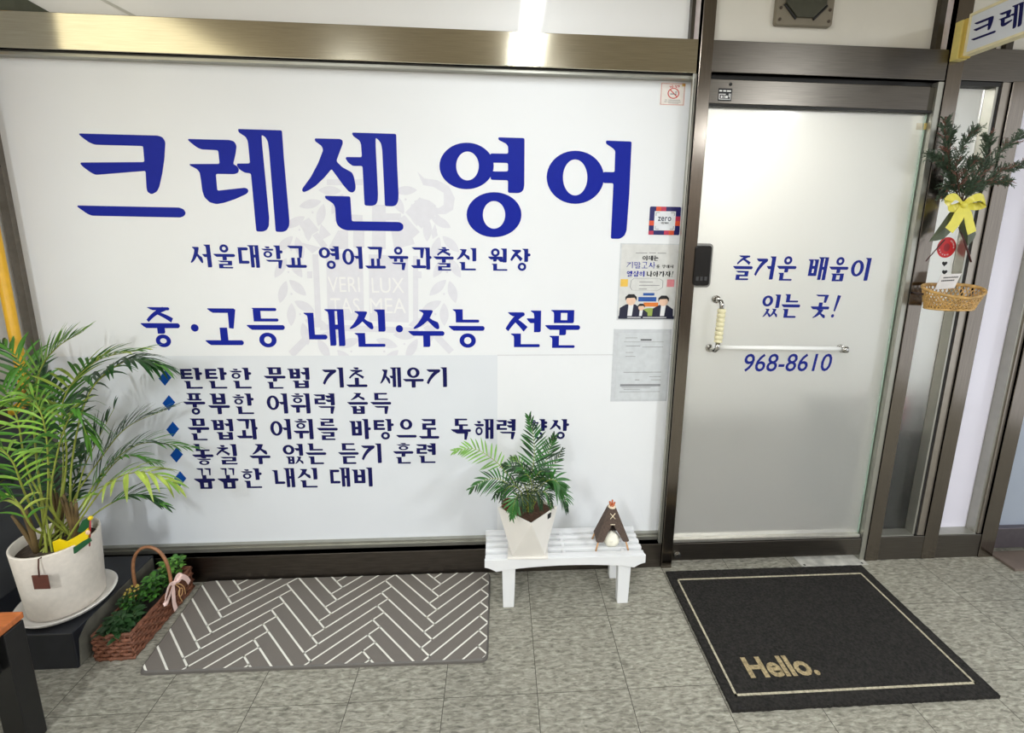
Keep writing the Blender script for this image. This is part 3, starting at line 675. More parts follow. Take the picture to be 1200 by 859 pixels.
# ventilation box on the transom
t = empty('ventilator', (1.11, 0.03, 2.235), 'square grey ventilator fixed to the transom above the door', 'ventilator')
q = MB(); q.prism(rrect(1.005, 2.235, 1.222, 2.46, 0.010), lambda x, z, h: V(x, 0.03-h, z), 0.022)
q.build('cover_plate', mat('grey_beige_plastic', (124, 116, 100), 0.45, 0, 0.08, 12), t, 0.004)
q = MB(); c = (1.112, 2.335); R0 = 0.082
q.prism([(c[0]+R0*math.cos(PI/8+PI/4*i), c[1]+R0*math.sin(PI/8+PI/4*i)) for i in range(8)], lambda x, z, h: V(x, 0.008-h, z), 0.010)
q.build('octagonal_boss', mat('dark_olive_plastic', (66, 66, 54), 0.3, 0, 0.1), t, 0.003)
q = MB()
for i in range(8):
    a0, a1 = PI/8+PI/4*i, PI/8+PI/4*(i+1)
    if i % 2: continue
    q = MB(); q.tube([(c[0]+0.087*math.cos(a0), 0.005, c[1]+0.087*math.sin(a0)), (c[0]+0.087*math.cos(a1), 0.005, c[1]+0.087*math.sin(a1))], 0.004, 8); q.build('grille_slot', RUBBER, t)
for x, z in ((1.02, 2.252), (1.207, 2.252), (1.02, 2.29), (1.207, 2.29)):
    q = MB(); q.tube([(x, 0.008, z), (x, 0.0055, z)], 0.0055, 10); q.build('screw', mat('dark_screw', (80, 70, 60), 0.4, 0.5), t)

# paper things on the panes
def sheet(name, x0, z0, x1, z1, y, m, parent=None, d=0.0005, tilt=0.0):
    q = MB(); q.prism([(x0, z0), (x1, z0), (x1, z1), (x0, z1)], lambda x, z, h: V(x, y-h, z), d); return q.build(name, m, parent, fix=False)
def paper_fn(x0, z0, w, h, y):
    return lambda u, v, d: V(x0+u*w, y-d, z0+v*h)
RED = mat('sign_red', (196, 58, 52), 0.5); GREYT = mat('grey_print', (120, 120, 122), 0.6)
# no-smoking sticker
x0, z1 = 0.6085, 2.037; x1, z0 = 0.7045, 1.957
t = empty('no_smoking_sticker', (0.656, GY, z0), 'small white no-smoking sticker with a red ring, top right corner of the white pane', 'sticker')
W_, H_ = x1-x0, z1-z0; y = GY-0.0004
sheet('backing', x0, z0, x1, z1, y, mat('sticker_white', (232, 226, 220), 0.4), t)
def bars(name, lst, m, t, x0, z0, W_, H_, y, d=0.0004):
    f = paper_fn(x0, z0, W_, H_, y)
    if name.endswith(('_block', '_mark', '_sign')):          # separate patches, each its own part
        for a, b, c_, d_ in lst:
            q = MB(); q.prism([(a, b), (c_, b), (c_, d_), (a, d_)], f, d); q.build(name, m, t, fix=False)
        return
    q = MB()
    for a, b, c_, d_ in lst: q.prism([(a, b), (c_, b), (c_, d_), (a, d_)], f, d)
    return q.build(name, m, t, fix=False)
def hangul_bits(name, text, u0, v0, u1, hgt, m, t, x0, z0, W_, H_, y, weight=None, d=0.0003):
    global TH, TV
    oth, otv = TH, TV
    if weight: TH, TV = weight
    q = MB(); f = paper_fn(x0, z0, W_, H_, y)
    glyphs_to(q, text, lambda u, v, h: f(u0+(u1-u0)*u, v0+hgt*v, h), d)
    TH, TV = oth, otv
    return q.build(name, m, t, fix=False)
bars('border', [(0.03,0.03,0.97,0.045),(0.03,0.955,0.97,0.97),(0.03,0.03,0.045,0.97),(0.955,0.03,0.97,0.97)], RED, t, x0, z0, W_, H_, y-0.0005)
hangul_bits('sticker_text', '금연', 0.33, 0.79, 0.76, 0.11, RED, t, x0, z0, W_, H_, y-0.0005)
bars('tape_corner', [(0.86, 0.86, 0.99, 0.99)], mat('ochre_tape', (205, 170, 84), 0.4), t, x0, z0, W_, H_, y-0.0005)
q = MB(); f = paper_fn(x0, z0, W_, H_, y-0.0005); n = 36
O = ell(0.53, 0.54, 0.235, 0.24, n); I = ell(0.53, 0.54, 0.195, 0.20, n)
for i in range(n): q.prism([O[i], O[(i+1)%n], I[(i+1)%n], I[i]], f, 0.0003)
q.prism([(0.36,0.70),(0.39,0.73),(0.71,0.39),(0.68,0.36)], f, 0.0003)
q.build('prohibition_ring', RED, t, fix=False)
bars('cigarette', [(0.40,0.49,0.66,0.53),(0.60,0.56,0.62,0.62),(0.64,0.56,0.66,0.66)], GREYT, t, x0, z0, W_, H_, y-0.0010)
bars('fine_print', [(0.20,0.23,0.30,0.25),(0.34,0.23,0.82,0.25),(0.18,0.15,0.28,0.17),(0.32,0.15,0.84,0.17),(0.34,0.09,0.76,0.105)], GREYT, t, x0, z0, W_, H_, y-0.0005)

# payment sticker
x0, z1 = 0.596, 1.581; x1, z0 = 0.722, 1.471; W_, H_ = x1-x0, z1-z0
t = empty('payment_sticker', (0.659, GY, z0), 'square navy payment sticker edged with red and orange blocks, under the last big letter', 'sticker')
q = MB(); q.prism(rrect(x0, z0, x1, z1, 0.005), lambda x, z, h: V(x, y-h, z), 0.0008)
q.build('backing', mat('sticker_navy', (38, 36, 98), 0.35), t, fix=False)
bars('orange_block', [(0.20,0.84,0.36,1.0),(0.0,0.33,0.16,0.50),(0.84,0.33,1.0,0.50),(0.65,0.0,0.82,0.16)], mat('sticker_orange', (222, 84, 52), 0.4), t, x0, z0, W_, H_, y-0.0009)
bars('crimson_block', [(0.36,0.84,0.52,1.0),(0.84,0.50,1.0,0.66),(0.0,0.0,0.16,0.14),(0.50,0.0,0.65,0.16)], mat('sticker_crimson', (186, 52, 82), 0.4), t, x0, z0, W_, H_, y-0.0009)
bars('centre_square', [(0.16,0.16,0.84,0.84)], mat('sticker_pale', (226, 229, 234), 0.4), t, x0, z0, W_, H_, y-0.0010)
bars('corner_mark', [(0.20,0.785,0.32,0.80),(0.20,0.68,0.215,0.80),(0.68,0.785,0.80,0.80),(0.785,0.68,0.80,0.80),(0.20,0.20,0.32,0.215),(0.20,0.20,0.215,0.32),(0.68,0.20,0.80,0.215),(0.785,0.20,0.80,0.32)], GREYT, t, x0, z0, W_, H_, y-0.0015)
f = lambda x, yy, h: V(x0+0.275*W_+x, y-0.0016-h, z0+0.50*H_+yy)
font_mesh('zero', 0.034, f, 0.0004, d=0.0003, sx=0.80, spacing=1.1).build('wordmark', mat('sticker_ink', (40, 42, 70), 0.5), t, fix=False)
hangul_bits('small_word', '제로페이', 0.38, 0.39, 0.62, 0.07, INK, t, x0, z0, W_, H_, y-0.0016)

# exam poster
x0, x1, z0, z1 = 0.4905, 0.7255, 1.128, 1.432; W_, H_ = x1-x0, z1-z0
t = empty('exam_poster', (0.61, GY, z0), 'colourful exam poster with cartoon pupils in suits, in a clear sleeve on the white pane', 'poster')
sheet('sleeve', x0-0.006, z0-0.006, x1+0.004, z1+0.004, y, mat('clear_sleeve', (214, 217, 220), 0.15, coat=0.5), t)
y2 = y-0.0006
sheet('print', x0, z0+0.002, x1, z1, y2, mat('poster_paper', (216, 216, 214), 0.3, coat=0.3), t)
y3 = y2-0.0006
BOLD = (0.19, 0.24)
hangul_bits('poster_text', '이제는', 0.37, 0.79, 0.65, 0.065, INK, t, x0, z0, W_, H_, y3, BOLD)
hangul_bits('blue_poster_text', '기말고사', 0.10, 0.685, 0.60, 0.085, INK_T, t, x0, z0, W_, H_, y3, (0.09, 0.11))
hangul_bits('poster_text', '를 향해서', 0.62, 0.69, 0.92, 0.045, INK, t, x0, z0, W_, H_, y3, BOLD)
hangul_bits('blue_poster_text', '열심히', 0.11, 0.575, 0.42, 0.075, INK_T, t, x0, z0, W_, H_, y3, BOLD)
hangul_bits('poster_text', '나아가자!', 0.46, 0.575, 0.93, 0.075, INK, t, x0, z0, W_, H_, y3, BOLD)
bars('fine_print', [(0.25,0.885,0.45,0.892),(0.48,0.888,0.60,0.895),(0.63,0.885,0.78,0.892)], GREYT, t, x0, z0, W_, H_, y3)
bars('fine_print', [(0.34,0.50,0.58,0.507),(0.34,0.455,0.70,0.462),(0.34,0.405,0.48,0.412)], GREYT, t, x0, z0, W_, H_, y3)
q = MB(); f = paper_fn(x0, z0, W_, H_, y3)
P = [(0.22,0.39),(0.68,0.39),(0.76,0.43),(0.76,0.52),(0.70,0.55),(0.24,0.55),(0.19,0.52),(0.18,0.43)]
cx, cy = 0.47, 0.47
for i in range(8):
    a, b = P[i], P[(i+1) % 8]; k = 0.975
    q.prism([a, b, (cx+(b[0]-cx)*k, cy+(b[1]-cy)*k), (cx+(a[0]-cx)*k, cy+(a[1]-cy)*k)], f, 0.0003)
q.build('speech_outline', GREYT, t, fix=False)
bars('yellow_note', [(0.01,0.44,0.14,0.54)], mat('note_yellow', (232, 190, 84), 0.5), t, x0, z0, W_, H_, y3)
bars('pink_note', [(0.83,0.44,0.96,0.54)], mat('note_pink', (224, 140, 148), 0.5), t, x0, z0, W_, H_, y3)
bars('blue_sign', [(0.42,0.32,0.62,0.355),(0.34,0.24,0.66,0.30)], mat('poster_blue', (34, 82, 158), 0.5), t, x0, z0, W_, H_, y3)
bars('orange_sign', [(0.44,0.17,0.70,0.225)], mat('poster_orange', (226, 126, 54), 0.5), t, x0, z0, W_, H_, y3)
q = MB(); q.prism(ell(0.56, 0.08, 0.17, 0.07, 20), f, 0.0002); q.build('green_hill', mat('poster_green', (150, 168, 84), 0.5), t, fix=False)
NAVY = mat('poster_navy', (32, 34, 58), 0.5)
bars('footer_band', [(0.0,0.0,1.0,0.04)], NAVY, t, x0, z0, W_, H_, y3-0.0004)
bars('footer_text', [(0.16,0.015,0.40,0.025),(0.44,0.015,0.86,0.025)], WHITE, t, x0, z0, W_, H_, y3-0.0008)
SKIN = mat('poster_skin', (232, 196, 172), 0.5)
for k, (cx, s) in enumerate(((0.21, 1.0), (0.40, 0.62), (0.79, 0.95))):
    yb = y3-0.0004-0.0003*(k == 1)
    q = MB(); f = paper_fn(x0, z0, W_, H_, yb)
    q.prism([(cx-0.20*s, 0.0), (cx+0.20*s, 0.0), (cx+0.19*s, 0.14*s), (cx+0.08*s, 0.20*s), (cx-0.08*s, 0.20*s), (cx-0.19*s, 0.15*s)], f, 0.0002)
    q.build('drawn_jacket', NAVY, t, fix=False)
    q = MB(); f = paper_fn(x0, z0, W_, H_, yb-0.0003); q.prism([(cx-0.05*s, 0.04), (cx+0.03*s, 0.04), (cx+0.05*s, 0.20*s), (cx-0.04*s, 0.20*s)], f, 0.0002); q.build('drawn_shirt', WHITE, t, fix=False)
    q = MB(); f = paper_fn(x0, z0, W_, H_, yb-0.0005); q.prism(ell(cx, 0.255*s, 0.085*s, 0.068*s, 20), f, 0.0002); q.build('drawn_face', SKIN, t, fix=False)
    q = MB(); f = paper_fn(x0, z0, W_, H_, yb-0.0008)
    q.prism([(cx-0.10*s, 0.25*s), (cx-0.07*s, 0.285*s), (cx+0.06*s, 0.29*s), (cx+0.10*s, 0.25*s), (cx+0.10*s, 0.30*s), (cx+0.05*s, 0.338*s), (cx-0.05*s, 0.338*s), (cx-0.10*s, 0.30*s)], f, 0.0002); q.build('drawn_hair', INK, t, fix=False)
# grey notice
x0, x1, z0, z1 = 0.4835, 0.716, 0.772, 1.081; W_, H_ = x1-x0, z1-z0
t = empty('paper_notice', (0.60, GY, z0), 'grey printed form in a clear sleeve, taped below the exam poster', 'notice')
sheet('sleeve', x0-0.008, z0-0.004, x1+0.004, z1+0.003, y, mat('notice_sleeve', (206, 209, 214), 0.18, coat=0.5), t)
sheet('print', x0+0.012, z0+0.006, x1, z1-0.012, y2, mat('notice_paper', (206, 210, 214), 0.4), t)
bars('title_print', [(0.46,0.855,0.66,0.872)], INK, t, x0, z0, W_, H_, y3)
bars('printed_line', [(0.18,0.888,0.40,0.893),(0.16,0.832,0.88,0.836),(0.2,0.775,0.46,0.781),(0.5,0.76,0.88,0.765),(0.2,0.685,0.34,0.69),(0.2,0.63,0.38,0.635),(0.18,0.405,0.88,0.411),(0.66,0.34,0.88,0.345),(0.40,0.295,0.48,0.302),(0.70,0.295,0.88,0.30),(0.16,0.185,0.70,0.190),(0.2,0.16,0.5,0.164),(0.12,0.125,0.88,0.129)], GREYT, t, x0, z0, W_, H_, y3)
bars('grey_band', [(0.13,0.205,0.88,0.238)], mat('band_grey', (140, 142, 146), 0.5), t, x0, z0, W_, H_, y3)
# little label at the door's hinge side
p0 = on_wall(1073, 152, DY); p1 = on_wall(1096, 145, DY)
t = empty('edge_tape', (p0.x, DY, p0.z), 'small label with yellowed tape near the upper hinge edge of the door', 'tape')
sheet('paper', p0.x, p0.z, p0.x+0.026, p1.z, DY-0.0004, mat('cream_paper', (228, 222, 204), 0.5), t)
sheet('tape', p0.x+0.026, p0.z, p0.x+0.058, p1.z, DY-0.0055, mat('yellowed_tape', (206, 184, 108), 0.4), t)

# ------------------------------------------------------------------ projecting sign
t = empty('projecting_sign', (1.70, -0.05, 2.135), 'white projecting sign with a cream edge and dark blue letters, top right corner', 'sign')
q = MB(); q.box((1.704, -0.62, 2.141), (1.728, -0.052, 2.269)); q.build('sign_box', mat('sign_white', (224, 228, 236), 0.35, 0, 0.01, 4), t, 0.002)
q = MB()
for a_, b_ in (((1.70, -0.626, 2.135), (1.732, -0.046, 2.144)), ((1.70, -0.626, 2.266), (1.732, -0.046, 2.275)), ((1.70, -0.053, 2.144), (1.732, -0.046, 2.266)), ((1.70, -0.626, 2.144), (1.732, -0.619, 2.266))): q.box(a_, b_)
q.build('sign_edge', mat('cream_sign_edge', (236, 226, 186), 0.4), t)
q = MB(); q.box((1.690, -0.034, 2.128), (1.732, -0.004, 2.262), 0); q.box((1.694, -0.046, 2.130), (1.732, -0.034, 2.262), 1)
q.build('wall_bracket', [mat('yellow_bracket_lit', (226, 208, 124), 0.4), mat('yellow_bracket_shaded', (206, 178, 84), 0.4)], t, 0.002)  # shade on the bracket's front is put into the colour, a darker yellow
mb = MB()
def signfn(px, py, h):
    return V(1.7035-h, -0.067-(px-92)*0.0865/125, 2.2405-(py-151)*0.0655/105)
title_to(mb, signfn, 0.0008, (0, 1, 2))
mb.build('sign_lettering', INK_B, t, fix=False)

# ------------------------------------------------------------------ floor mats
# herringbone mat
q = MB()
C4 = [V(-1.2085, -0.4294), V(-0.0348, -0.4400), V(-0.0335, 0.0-0.003), V(-1.2375, -0.003)]
MT = 0.012
def inside_clip(poly, a, b):                # keep the part left of a->b
    out = []; n = len(poly)
    sd = lambda p: (b[0]-a[0])*(p[1]-a[1])-(b[1]-a[1])*(p[0]-a[0])
    for i in range(n):
        p, r = poly[i], poly[(i+1) % n]; sp, sr = sd(p), sd(r)
        if sp >= 0: out.append(p)
        if sp*sr < 0:
            k = sp/(sp-sr); out.append((p[0]+(r[0]-p[0])*k, p[1]+(r[1]-p[1])*k))
    return out
def round_poly(pts, rad, n=6):
    out = []; k = len(pts)
    for i in range(k):
        p = Vector(pts[i]); a = (Vector(pts[i-1])-p).normalized(); b = (Vector(pts[(i+1) % k])-p).normalized()
        for j in range(n+1):
            t_ = j/n; s0 = p+a*rad; s1 = p+b*rad
            out.append(tuple(s0*(1-t_)**2+p*2*t_*(1-t_)+s1*t_**2))
    return out
outl = round_poly([tuple(p[:2]) for p in C4], 0.03)
def shrink(pl, d):
    c = (sum(p[0] for p in pl)/len(pl), sum(p[1] for p in pl)/len(pl))
    return [(p[0]-math.copysign(min(d, abs(p[0]-c[0])), p[0]-c[0]), p[1]-math.copysign(min(d, abs(p[1]-c[1])), p[1]-c[1])) for p in pl]
n = len(outl); top = shrink(outl, 0.007); mid = shrink(outl, 0.002)
vs = [(x, y_, 0.0005) for x, y_ in outl] + [(x, y_, MT*0.7) for x, y_ in mid] + [(x, y_, MT) for x, y_ in top]
q.add(vs, [(i, (i+1)%n, (i+1)%n+n, i+n) for i in range(n)] + [(i+n, (i+1)%n+n, (i+1)%n+2*n, i+2*n) for i in range(n)], 2)
q.add([(x, y_, MT) for x, y_ in top], [tuple(range(n))], 0)
q.add([(x, y_, 0.0005) for x, y_ in outl], [tuple(range(n-1, -1, -1))], 0)
Wd, Ln = 0.0484, 0.287; LW = 0.0062; c45 = math.sqrt(0.5)
clip = shrink(outl, 0.006)
def stripe(p, r):
    d = Vector((r[0]-p[0], r[1]-p[1])); d.normalize(); nn = Vector((-d.y, d.x))*LW/2; dd = d*LW/2
    poly = [(p[0]-dd.x+nn.x, p[1]-dd.y+nn.y), (p[0]-dd.x-nn.x, p[1]-dd.y-nn.y), (r[0]+dd.x-nn.x, r[1]+dd.y-nn.y), (r[0]+dd.x+nn.x, r[1]+dd.y+nn.y)]
    for i in range(len(clip)):
        if len(poly) < 3: return
        poly = inside_clip(poly, clip[i], clip[(i+1) % len(clip)])
    if len(poly) >= 3: q.add([(x, y_, MT+0.0004) for x, y_ in poly], [tuple(range(len(poly)))], 1)
def hb(u, v):                               # herringbone axes turned by 45 degrees; u runs right and down, v right and up
    return (-0.884+(u+v)*c45, -0.1095+(v-u)*c45)
for i in range(-12, 13):
    for j in range(-4, 5):
        ou, ov = i*Wd+j*Ln, -i*Wd+j*Ln
        stripe(hb(ou, ov), hb(ou+Ln+Wd, ov)); stripe(hb(ou+Ln, ov), hb(ou+Ln, ov+Ln+Wd))
MATG = mat('grey_cushion_mat', (112, 106, 100), 0.55, 0, 0.06, 420, bump=0.15, spec=0.35)
tag(q.build('herringbone_mat', [MATG, mat('white_mat_line', (226, 224, 214), 0.55), mat('grey_mat_edge', (92, 88, 84), 0.5)], fix=False), 'long grey floor mat with white herringbone lines, in front of the white pane', 'floor mat')
# coil mat with Hello.
def coil(name, rgb, var):
    m = mat(name, rgb, 0.85, 0, var, 130, bump=1.0, spec=0.25); return m
q = MB()
mx0, mx1, my0, my1 = 0.738, 1.642, -0.655, -0.042
rng = random.Random(3); pl = []
def jag(a, b, n):
    for i in range(n):
        t_ = i/n; pl.append((a[0]+(b[0]-a[0])*t_+rng.uniform(-.0012, .0012), a[1]+(b[1]-a[1])*t_+rng.uniform(-.0012, .0012)))
jag((mx0, my0), (mx1, my0), 90); jag((mx1, my0), (mx1, my1), 60); jag((mx1, my1), (mx0, my1), 90); jag((mx0, my1), (mx0, my0), 60)
n = len(pl)
q.add([(x, y_, 0.0005) for x, y_ in pl] + [(x, y_, 0.012) for x, y_ in pl], [tuple(range(n-1, -1, -1)), tuple(range(n, 2*n))] + [(i, (i+1)%n, (i+1)%n+n, i+n) for i in range(n)])
hm = tag(q.build('welcome_mat', coil('black_coil_mat', (36, 34, 32), 0.6), fix=False), 'black coil doormat with a gold border line and the word Hello, before the door', 'floor mat')
GOLD = coil('gold_coil', (158, 142, 108), 0.4); PALE = coil('pale_gold_coil', (176, 168, 146), 0.35)
q = MB(); a0, a1, b0, b1, lw = 0.768, 1.604, -0.612, -0.090, 0.0075
for A, B in (((a0, b0), (a1, b0+lw)), ((a0, b1-lw), (a1, b1)), ((a0, b0), (a0+lw, b1)), ((a1-lw, b0), (a1, b1))): q.box((A[0], A[1], 0.012), (B[0], B[1], 0.0128))
q.build('border_line', PALE, hm, fix=False)
hf = lambda x, y_, h: V(0.848+x, -0.5505+y_, 0.0122+h)
font_mesh('Hello.', 0.105, hf, 0.0035, d=0.0008, sx=1.0).build('hello_lettering', GOLD, hm, fix=False)
# steel cover of the floor spring
t = empty('floor_hinge_plate', (1.53, -0.01, 0), 'scuffed steel floor plate at the hinge corner of the door', 'floor plate')
q = MB(); q.box((1.372, -0.030, 0.0003), (1.688, 0.052, 0.0035)); q.build('plate', mat('scuffed_steel', (190, 188, 180), 0.5, 0.1, 0.3, 20), t, 0.001)
for x, y_ in ((1.664, -0.02), (1.672, 0.035), (1.39, -0.02)):
    q = MB(); q.tube([(x, y_, 0.0035), (x, y_, 0.0042)], 0.005, 10); q.build('screw', RUBBER, t)

# ------------------------------------------------------------------ black plinth
q = MB(); q.box((-1.808, -0.392, 0.0), (-1.422, -0.006, 0.14), 0)
t = tag(q.build('plinth', mat('black_plinth_paint', (30, 32, 38), 0.35, 0, 0.2, 18), None, 0.004), 'low black plinth under the big potted palm, against the left wall', 'plinth')
q = MB(); q.prism([(-0.385, 0.004), (-0.015, 0.004), (-0.015, 0.135), (-0.330, 0.135), (-0.352, 0.118), (-0.372, 0.10)], lambda yy, z, h: V(-1.422+h, yy, z), 0.0015)
q.build('side_board', mat('grimy_grey_board', (98, 96, 86), 0.7, 0, 0.3, 16), t)

# ------------------------------------------------------------------ leaves
def catmull(P, n):
    P = [Vector(p) for p in P]
    Q = [P[0]*2-P[1]] + P + [P[-1]*2-P[-2]]; out = []
    segs = len(P)-1
    for i in range(n+1):
        s = min(i/n*segs, segs-1e-6); k = int(s); t_ = s-k
        a, b, c, d = Q[k], Q[k+1], Q[k+2], Q[k+3]
        out.append(0.5*((2*b)+(c-a)*t_+(2*a-5*b+4*c-d)*t_*t_+(3*b-a-3*c+d)*t_**3))
    return out
UP = V(0, 0, 1)
def blade(q, p, d, nrm, ln, wd, droop, mi, segs=6):
    d = d.normalized(); side = d.cross(nrm)
    side = side.normalized() if side.length > 1e-4 else d.orthogonal().normalized()
    vs = []
    for i in range(segs+1):
        s = i/segs
        c = p + d*ln*s + V(0, 0, -droop*ln*s*s)
        wv = wd*0.5*max(0.06, math.sin(PI*(0.10+0.88*s))**0.8)
        if i == segs: wv = wd*0.03
        up = side.cross(d).normalized()
        vs += [c-side*wv+up*wv*0.35, c, c+side*wv+up*wv*0.35]
    fs = []
    for i in range(segs):
        for j in (0, 1): fs.append((i*3+j, i*3+j+1, i*3+j+4, i*3+j+3))
    q.add(vs, fs, mi, True)
def frond(name, pts, mats, parent, n=20, t0=0.35, ln=0.16, wd=0.011, spread=52, droop=0.25, r0=0.004, face=None, seed=0, tipfan=True, lift=0.25):
    rg = random.Random(seed); q = MB()
    C = catmull(pts, 40)
    q.tube(C, [r0*(1-0.8*i/40) for i in range(41)], 7, 0)
    for i in range(n):
        u = i/(n-1); t_ = t0+(0.995-t0)*u; k = min(int(t_*40), 39); fr = t_*40-k
        p = C[k].lerp(C[k+1], fr); tg = (C[min(k+1, 40)]-C[max(k-1, 0)]).normalized()
        nrm = face.copy() if face is not None else UP.copy()
        nrm = (nrm-tg*nrm.dot(tg)); nrm = nrm.normalized() if nrm.length > 0.05 else tg.orthogonal().normalized()
        side = tg.cross(nrm).normalized()
        env = (0.55+0.45*math.sin(PI*min(1, u*1.15+0.12)))*(1-0.35*u*u)
        for sg in (-1, 1):
            a = math.radians(spread*(1-0.62*u)+rg.uniform(-7, 7))
            dr = tg*math.cos(a)+side*sg*math.sin(a)+nrm*(lift+rg.uniform(-0.12, 0.12))
            blade(q, p, dr, nrm+V(rg.uniform(-.2, .2), rg.uniform(-.2, .2), rg.uniform(-.2, .2)), ln*env*rg.uniform(0.88, 1.1), wd*rg.uniform(0.85, 1.1), droop*rg.uniform(0.7, 1.3), 1+(rg.random() < 0.3))
    return q.build(name, mats, parent, fix=False)
STEM = mat('yellow_green_stem', (140, 150, 62), 0.5, 0, 0.2, 20)
G1 = leafmat('palm_green', (72, 126, 40)); G2 = leafmat('palm_light_green', (132, 176, 66)); G3 = leafmat('palm_dark_green', (34, 72, 31)); G4 = leafmat('palm_yellow_green', (156, 176, 74))
G5 = leafmat('palm_grey_green', (120, 150, 112))

# ------------------------------------------------------------------ the big palm in a white pot
PX, PY, PZ = -1.548, -0.252, 0.14
q = MB(); q.lathe([(0.0, 0.001), (0.112, 0.001), (0.126, 0.010), (0.138, 0.024), (0.139, 0.027), (0.134, 0.027), (0.122, 0.014), (0.110, 0.009), (0.0, 0.009)], (PX, PY, PZ), 48)
tag(q.build('plant_saucer', CERAMIC), 'round white saucer under the big palm pot, on the black plinth', 'saucer')
palm = empty('potted_palm', (PX, PY, PZ+0.010), 'big feathery palm in a round white pot, on the black plinth at left', 'plant')
q = MB(); q.lathe([(0.0, 0.010), (0.098, 0.010), (0.104, 0.016), (0.118, 0.262), (0.118, 0.266), (0.111, 0.266), (0.108, 0.225)], (PX, PY, PZ), 56)
q.build('pot', mat('white_stoneware', (226, 218, 208), 0.55, 0, 0.05, 60, bump=0.04), palm)
q = MB(); q.lathe([(0.109, 0.228), (0.07, 0.236), (0.0, 0.240)], (PX, PY, PZ), 30); q.build('soil', mat('dark_soil', (70, 58, 48), 0.95, 0, 0.4, 90, bump=0.8), palm)
BZ = PZ+0.235
def bp(i):
    a = i*2.4; return V(PX+0.045*math.cos(a), PY+0.045*math.sin(a), BZ)
def pw(px, py, y_): return on_wall(px, py, y_)
FR = [  # control pixels with the depth of each, then look
 ([(84,545,-.20),(104,462,-.17),(146,424,-.15),(186,428,-.14)], dict(n=24, ln=.200, wd=.016, droop=.62, t0=.38, spread=58), (STEM, G3, G1)),
 ([(78,540,-.20),(74,470,-.22),(112,424,-.24),(166,410,-.24)], dict(n=26, ln=.175, wd=.010, droop=.28, t0=.40, spread=44), (STEM, G1, G4)),
 ([(40,500,-.22),(45,440,-.20),(66,408,-.18),(98,388,-.16)], dict(n=18, ln=.15, wd=.009, droop=.10, t0=.42, spread=40), (STEM, G2, G1)),
 ([(85,590,-.18),(116,540,-.12),(150,500,-.08),(200,478,-.05)], dict(n=22, ln=.165, wd=.008, droop=.22, t0=.45, spread=36), (STEM, G3, G1)),
 ([(90,600,-.22),(122,552,-.16),(165,520,-.12),(222,524,-.10)], dict(n=20, ln=.145, wd=.008, droop=.30, t0=.40, spread=46), (STEM, G1, G3)),
 ([(92,612,-.28),(128,566,-.30),(168,553,-.30),(202,566,-.29)], dict(n=12, ln=.150, wd=.014, droop=.60, t0=.42, spread=62), (STEM, G4, G2)),
 ([(88,590,-.18),(98,550,-.14),(112,520,-.12),(134,478,-.10)], dict(n=6, ln=.15, wd=.015, droop=.05, t0=.55, spread=20), (STEM, G3, G3)),
 ([(92,605,-.20),(120,560,-.16),(146,535,-.14),(178,540,-.12)], dict(n=16, ln=.13, wd=.010, droop=.35, t0=.40, spread=46), (STEM, G1, G5)),
 ([(36,560,-.28),(20,490,-.30),(0,452,-.30),(-40,440,-.30)], dict(n=20, ln=.19, wd=.011, droop=.45, t0=.35, spread=50), (STEM, G1, G2)),
 ([(30,580,-.30),(14,540,-.34),(-8,522,-.36),(-40,530,-.36)], dict(n=16, ln=.16, wd=.010, droop=.55, t0=.30, spread=50), (STEM, G2, G1)),
 ([(45,560,-.26),(36,470,-.22),(20,420,-.18),(-8,396,-.14)], dict(n=18, ln=.15, wd=.009, droop=.3, t0=.45, spread=44), (STEM, G1, G3)),
 ([(60,590,-.30),(70,520,-.30),(88,482,-.30),(102,510,-.28)], dict(n=16, ln=.18, wd=.012, droop=.75, t0=.35, spread=44), (STEM, G1, G3)),
 ([(56,580,-.30),(54,510,-.32),(40,470,-.33),(14,470,-.34)], dict(n=18, ln=.17, wd=.010, droop=.6, t0=.42, spread=50), (STEM, G2, G1)),
 ([(100,612,-.20),(130,590,-.14),(160,580,-.12),(190,592,-.11)], dict(n=12, ln=.12, wd=.011, droop=.3, t0=.5, spread=36), (STEM, G3, G1)),
 ([(40,620,-.32),(20,588,-.36),(0,584,-.37),(-24,600,-.37)], dict(n=12, ln=.14, wd=.011, droop=.5, t0=.35, spread=44), (STEM, G1, G4)),
 ([(70,590,-.22),(74,530,-.16),(64,470,-.12),(48,430,-.10)], dict(n=20, ln=.17, wd=.011, droop=.4, t0=.40, spread=46), (STEM, G3, G3)),
 ([(50,600,-.26),(30,560,-.20),(8,560,-.16),(-16,580,-.14)], dict(n=16, ln=.16, wd=.011, droop=.5, t0=.30, spread=46), (STEM, G3, G3)),
 ([(66,600,-.18),(60,560,-.12),(40,530,-.08),(16,520,-.06)], dict(n=18, ln=.16, wd=.012, droop=.5, t0=.25, spread=48), (STEM, G3, G3)),
 ([(76,600,-.18),(86,570,-.13),(96,540,-.10),(90,520,-.08)], dict(n=14, ln=.13, wd=.012, droop=.5, t0=.3, spread=44), (STEM, G3, G3)),
]
for i, (cps, kw, ms) in enumerate(FR):
    pts = [bp(i)] + [pw(*c) for c in cps]
    frond('frond', pts, list(ms), palm, seed=i, **kw)
q = MB()
for i in range(14):
    a = i*2.1; b = V(PX+0.06*math.cos(a), PY+0.05*math.sin(a), BZ); tpt = b+V(0.028*math.cos(a*1.3), 0.028*math.sin(a), 0.16+0.01*(i % 4))
    q.tube(catmull([b, b.lerp(tpt, .5)+V(.004, 0, 0), tpt], 6), [.0075, .0075, .007, .0065, .006, .005, .004], 7)
q.build('cane', mat('brown_sheath', (96, 78, 46), 0.7, 0, 0.35, 30), palm)
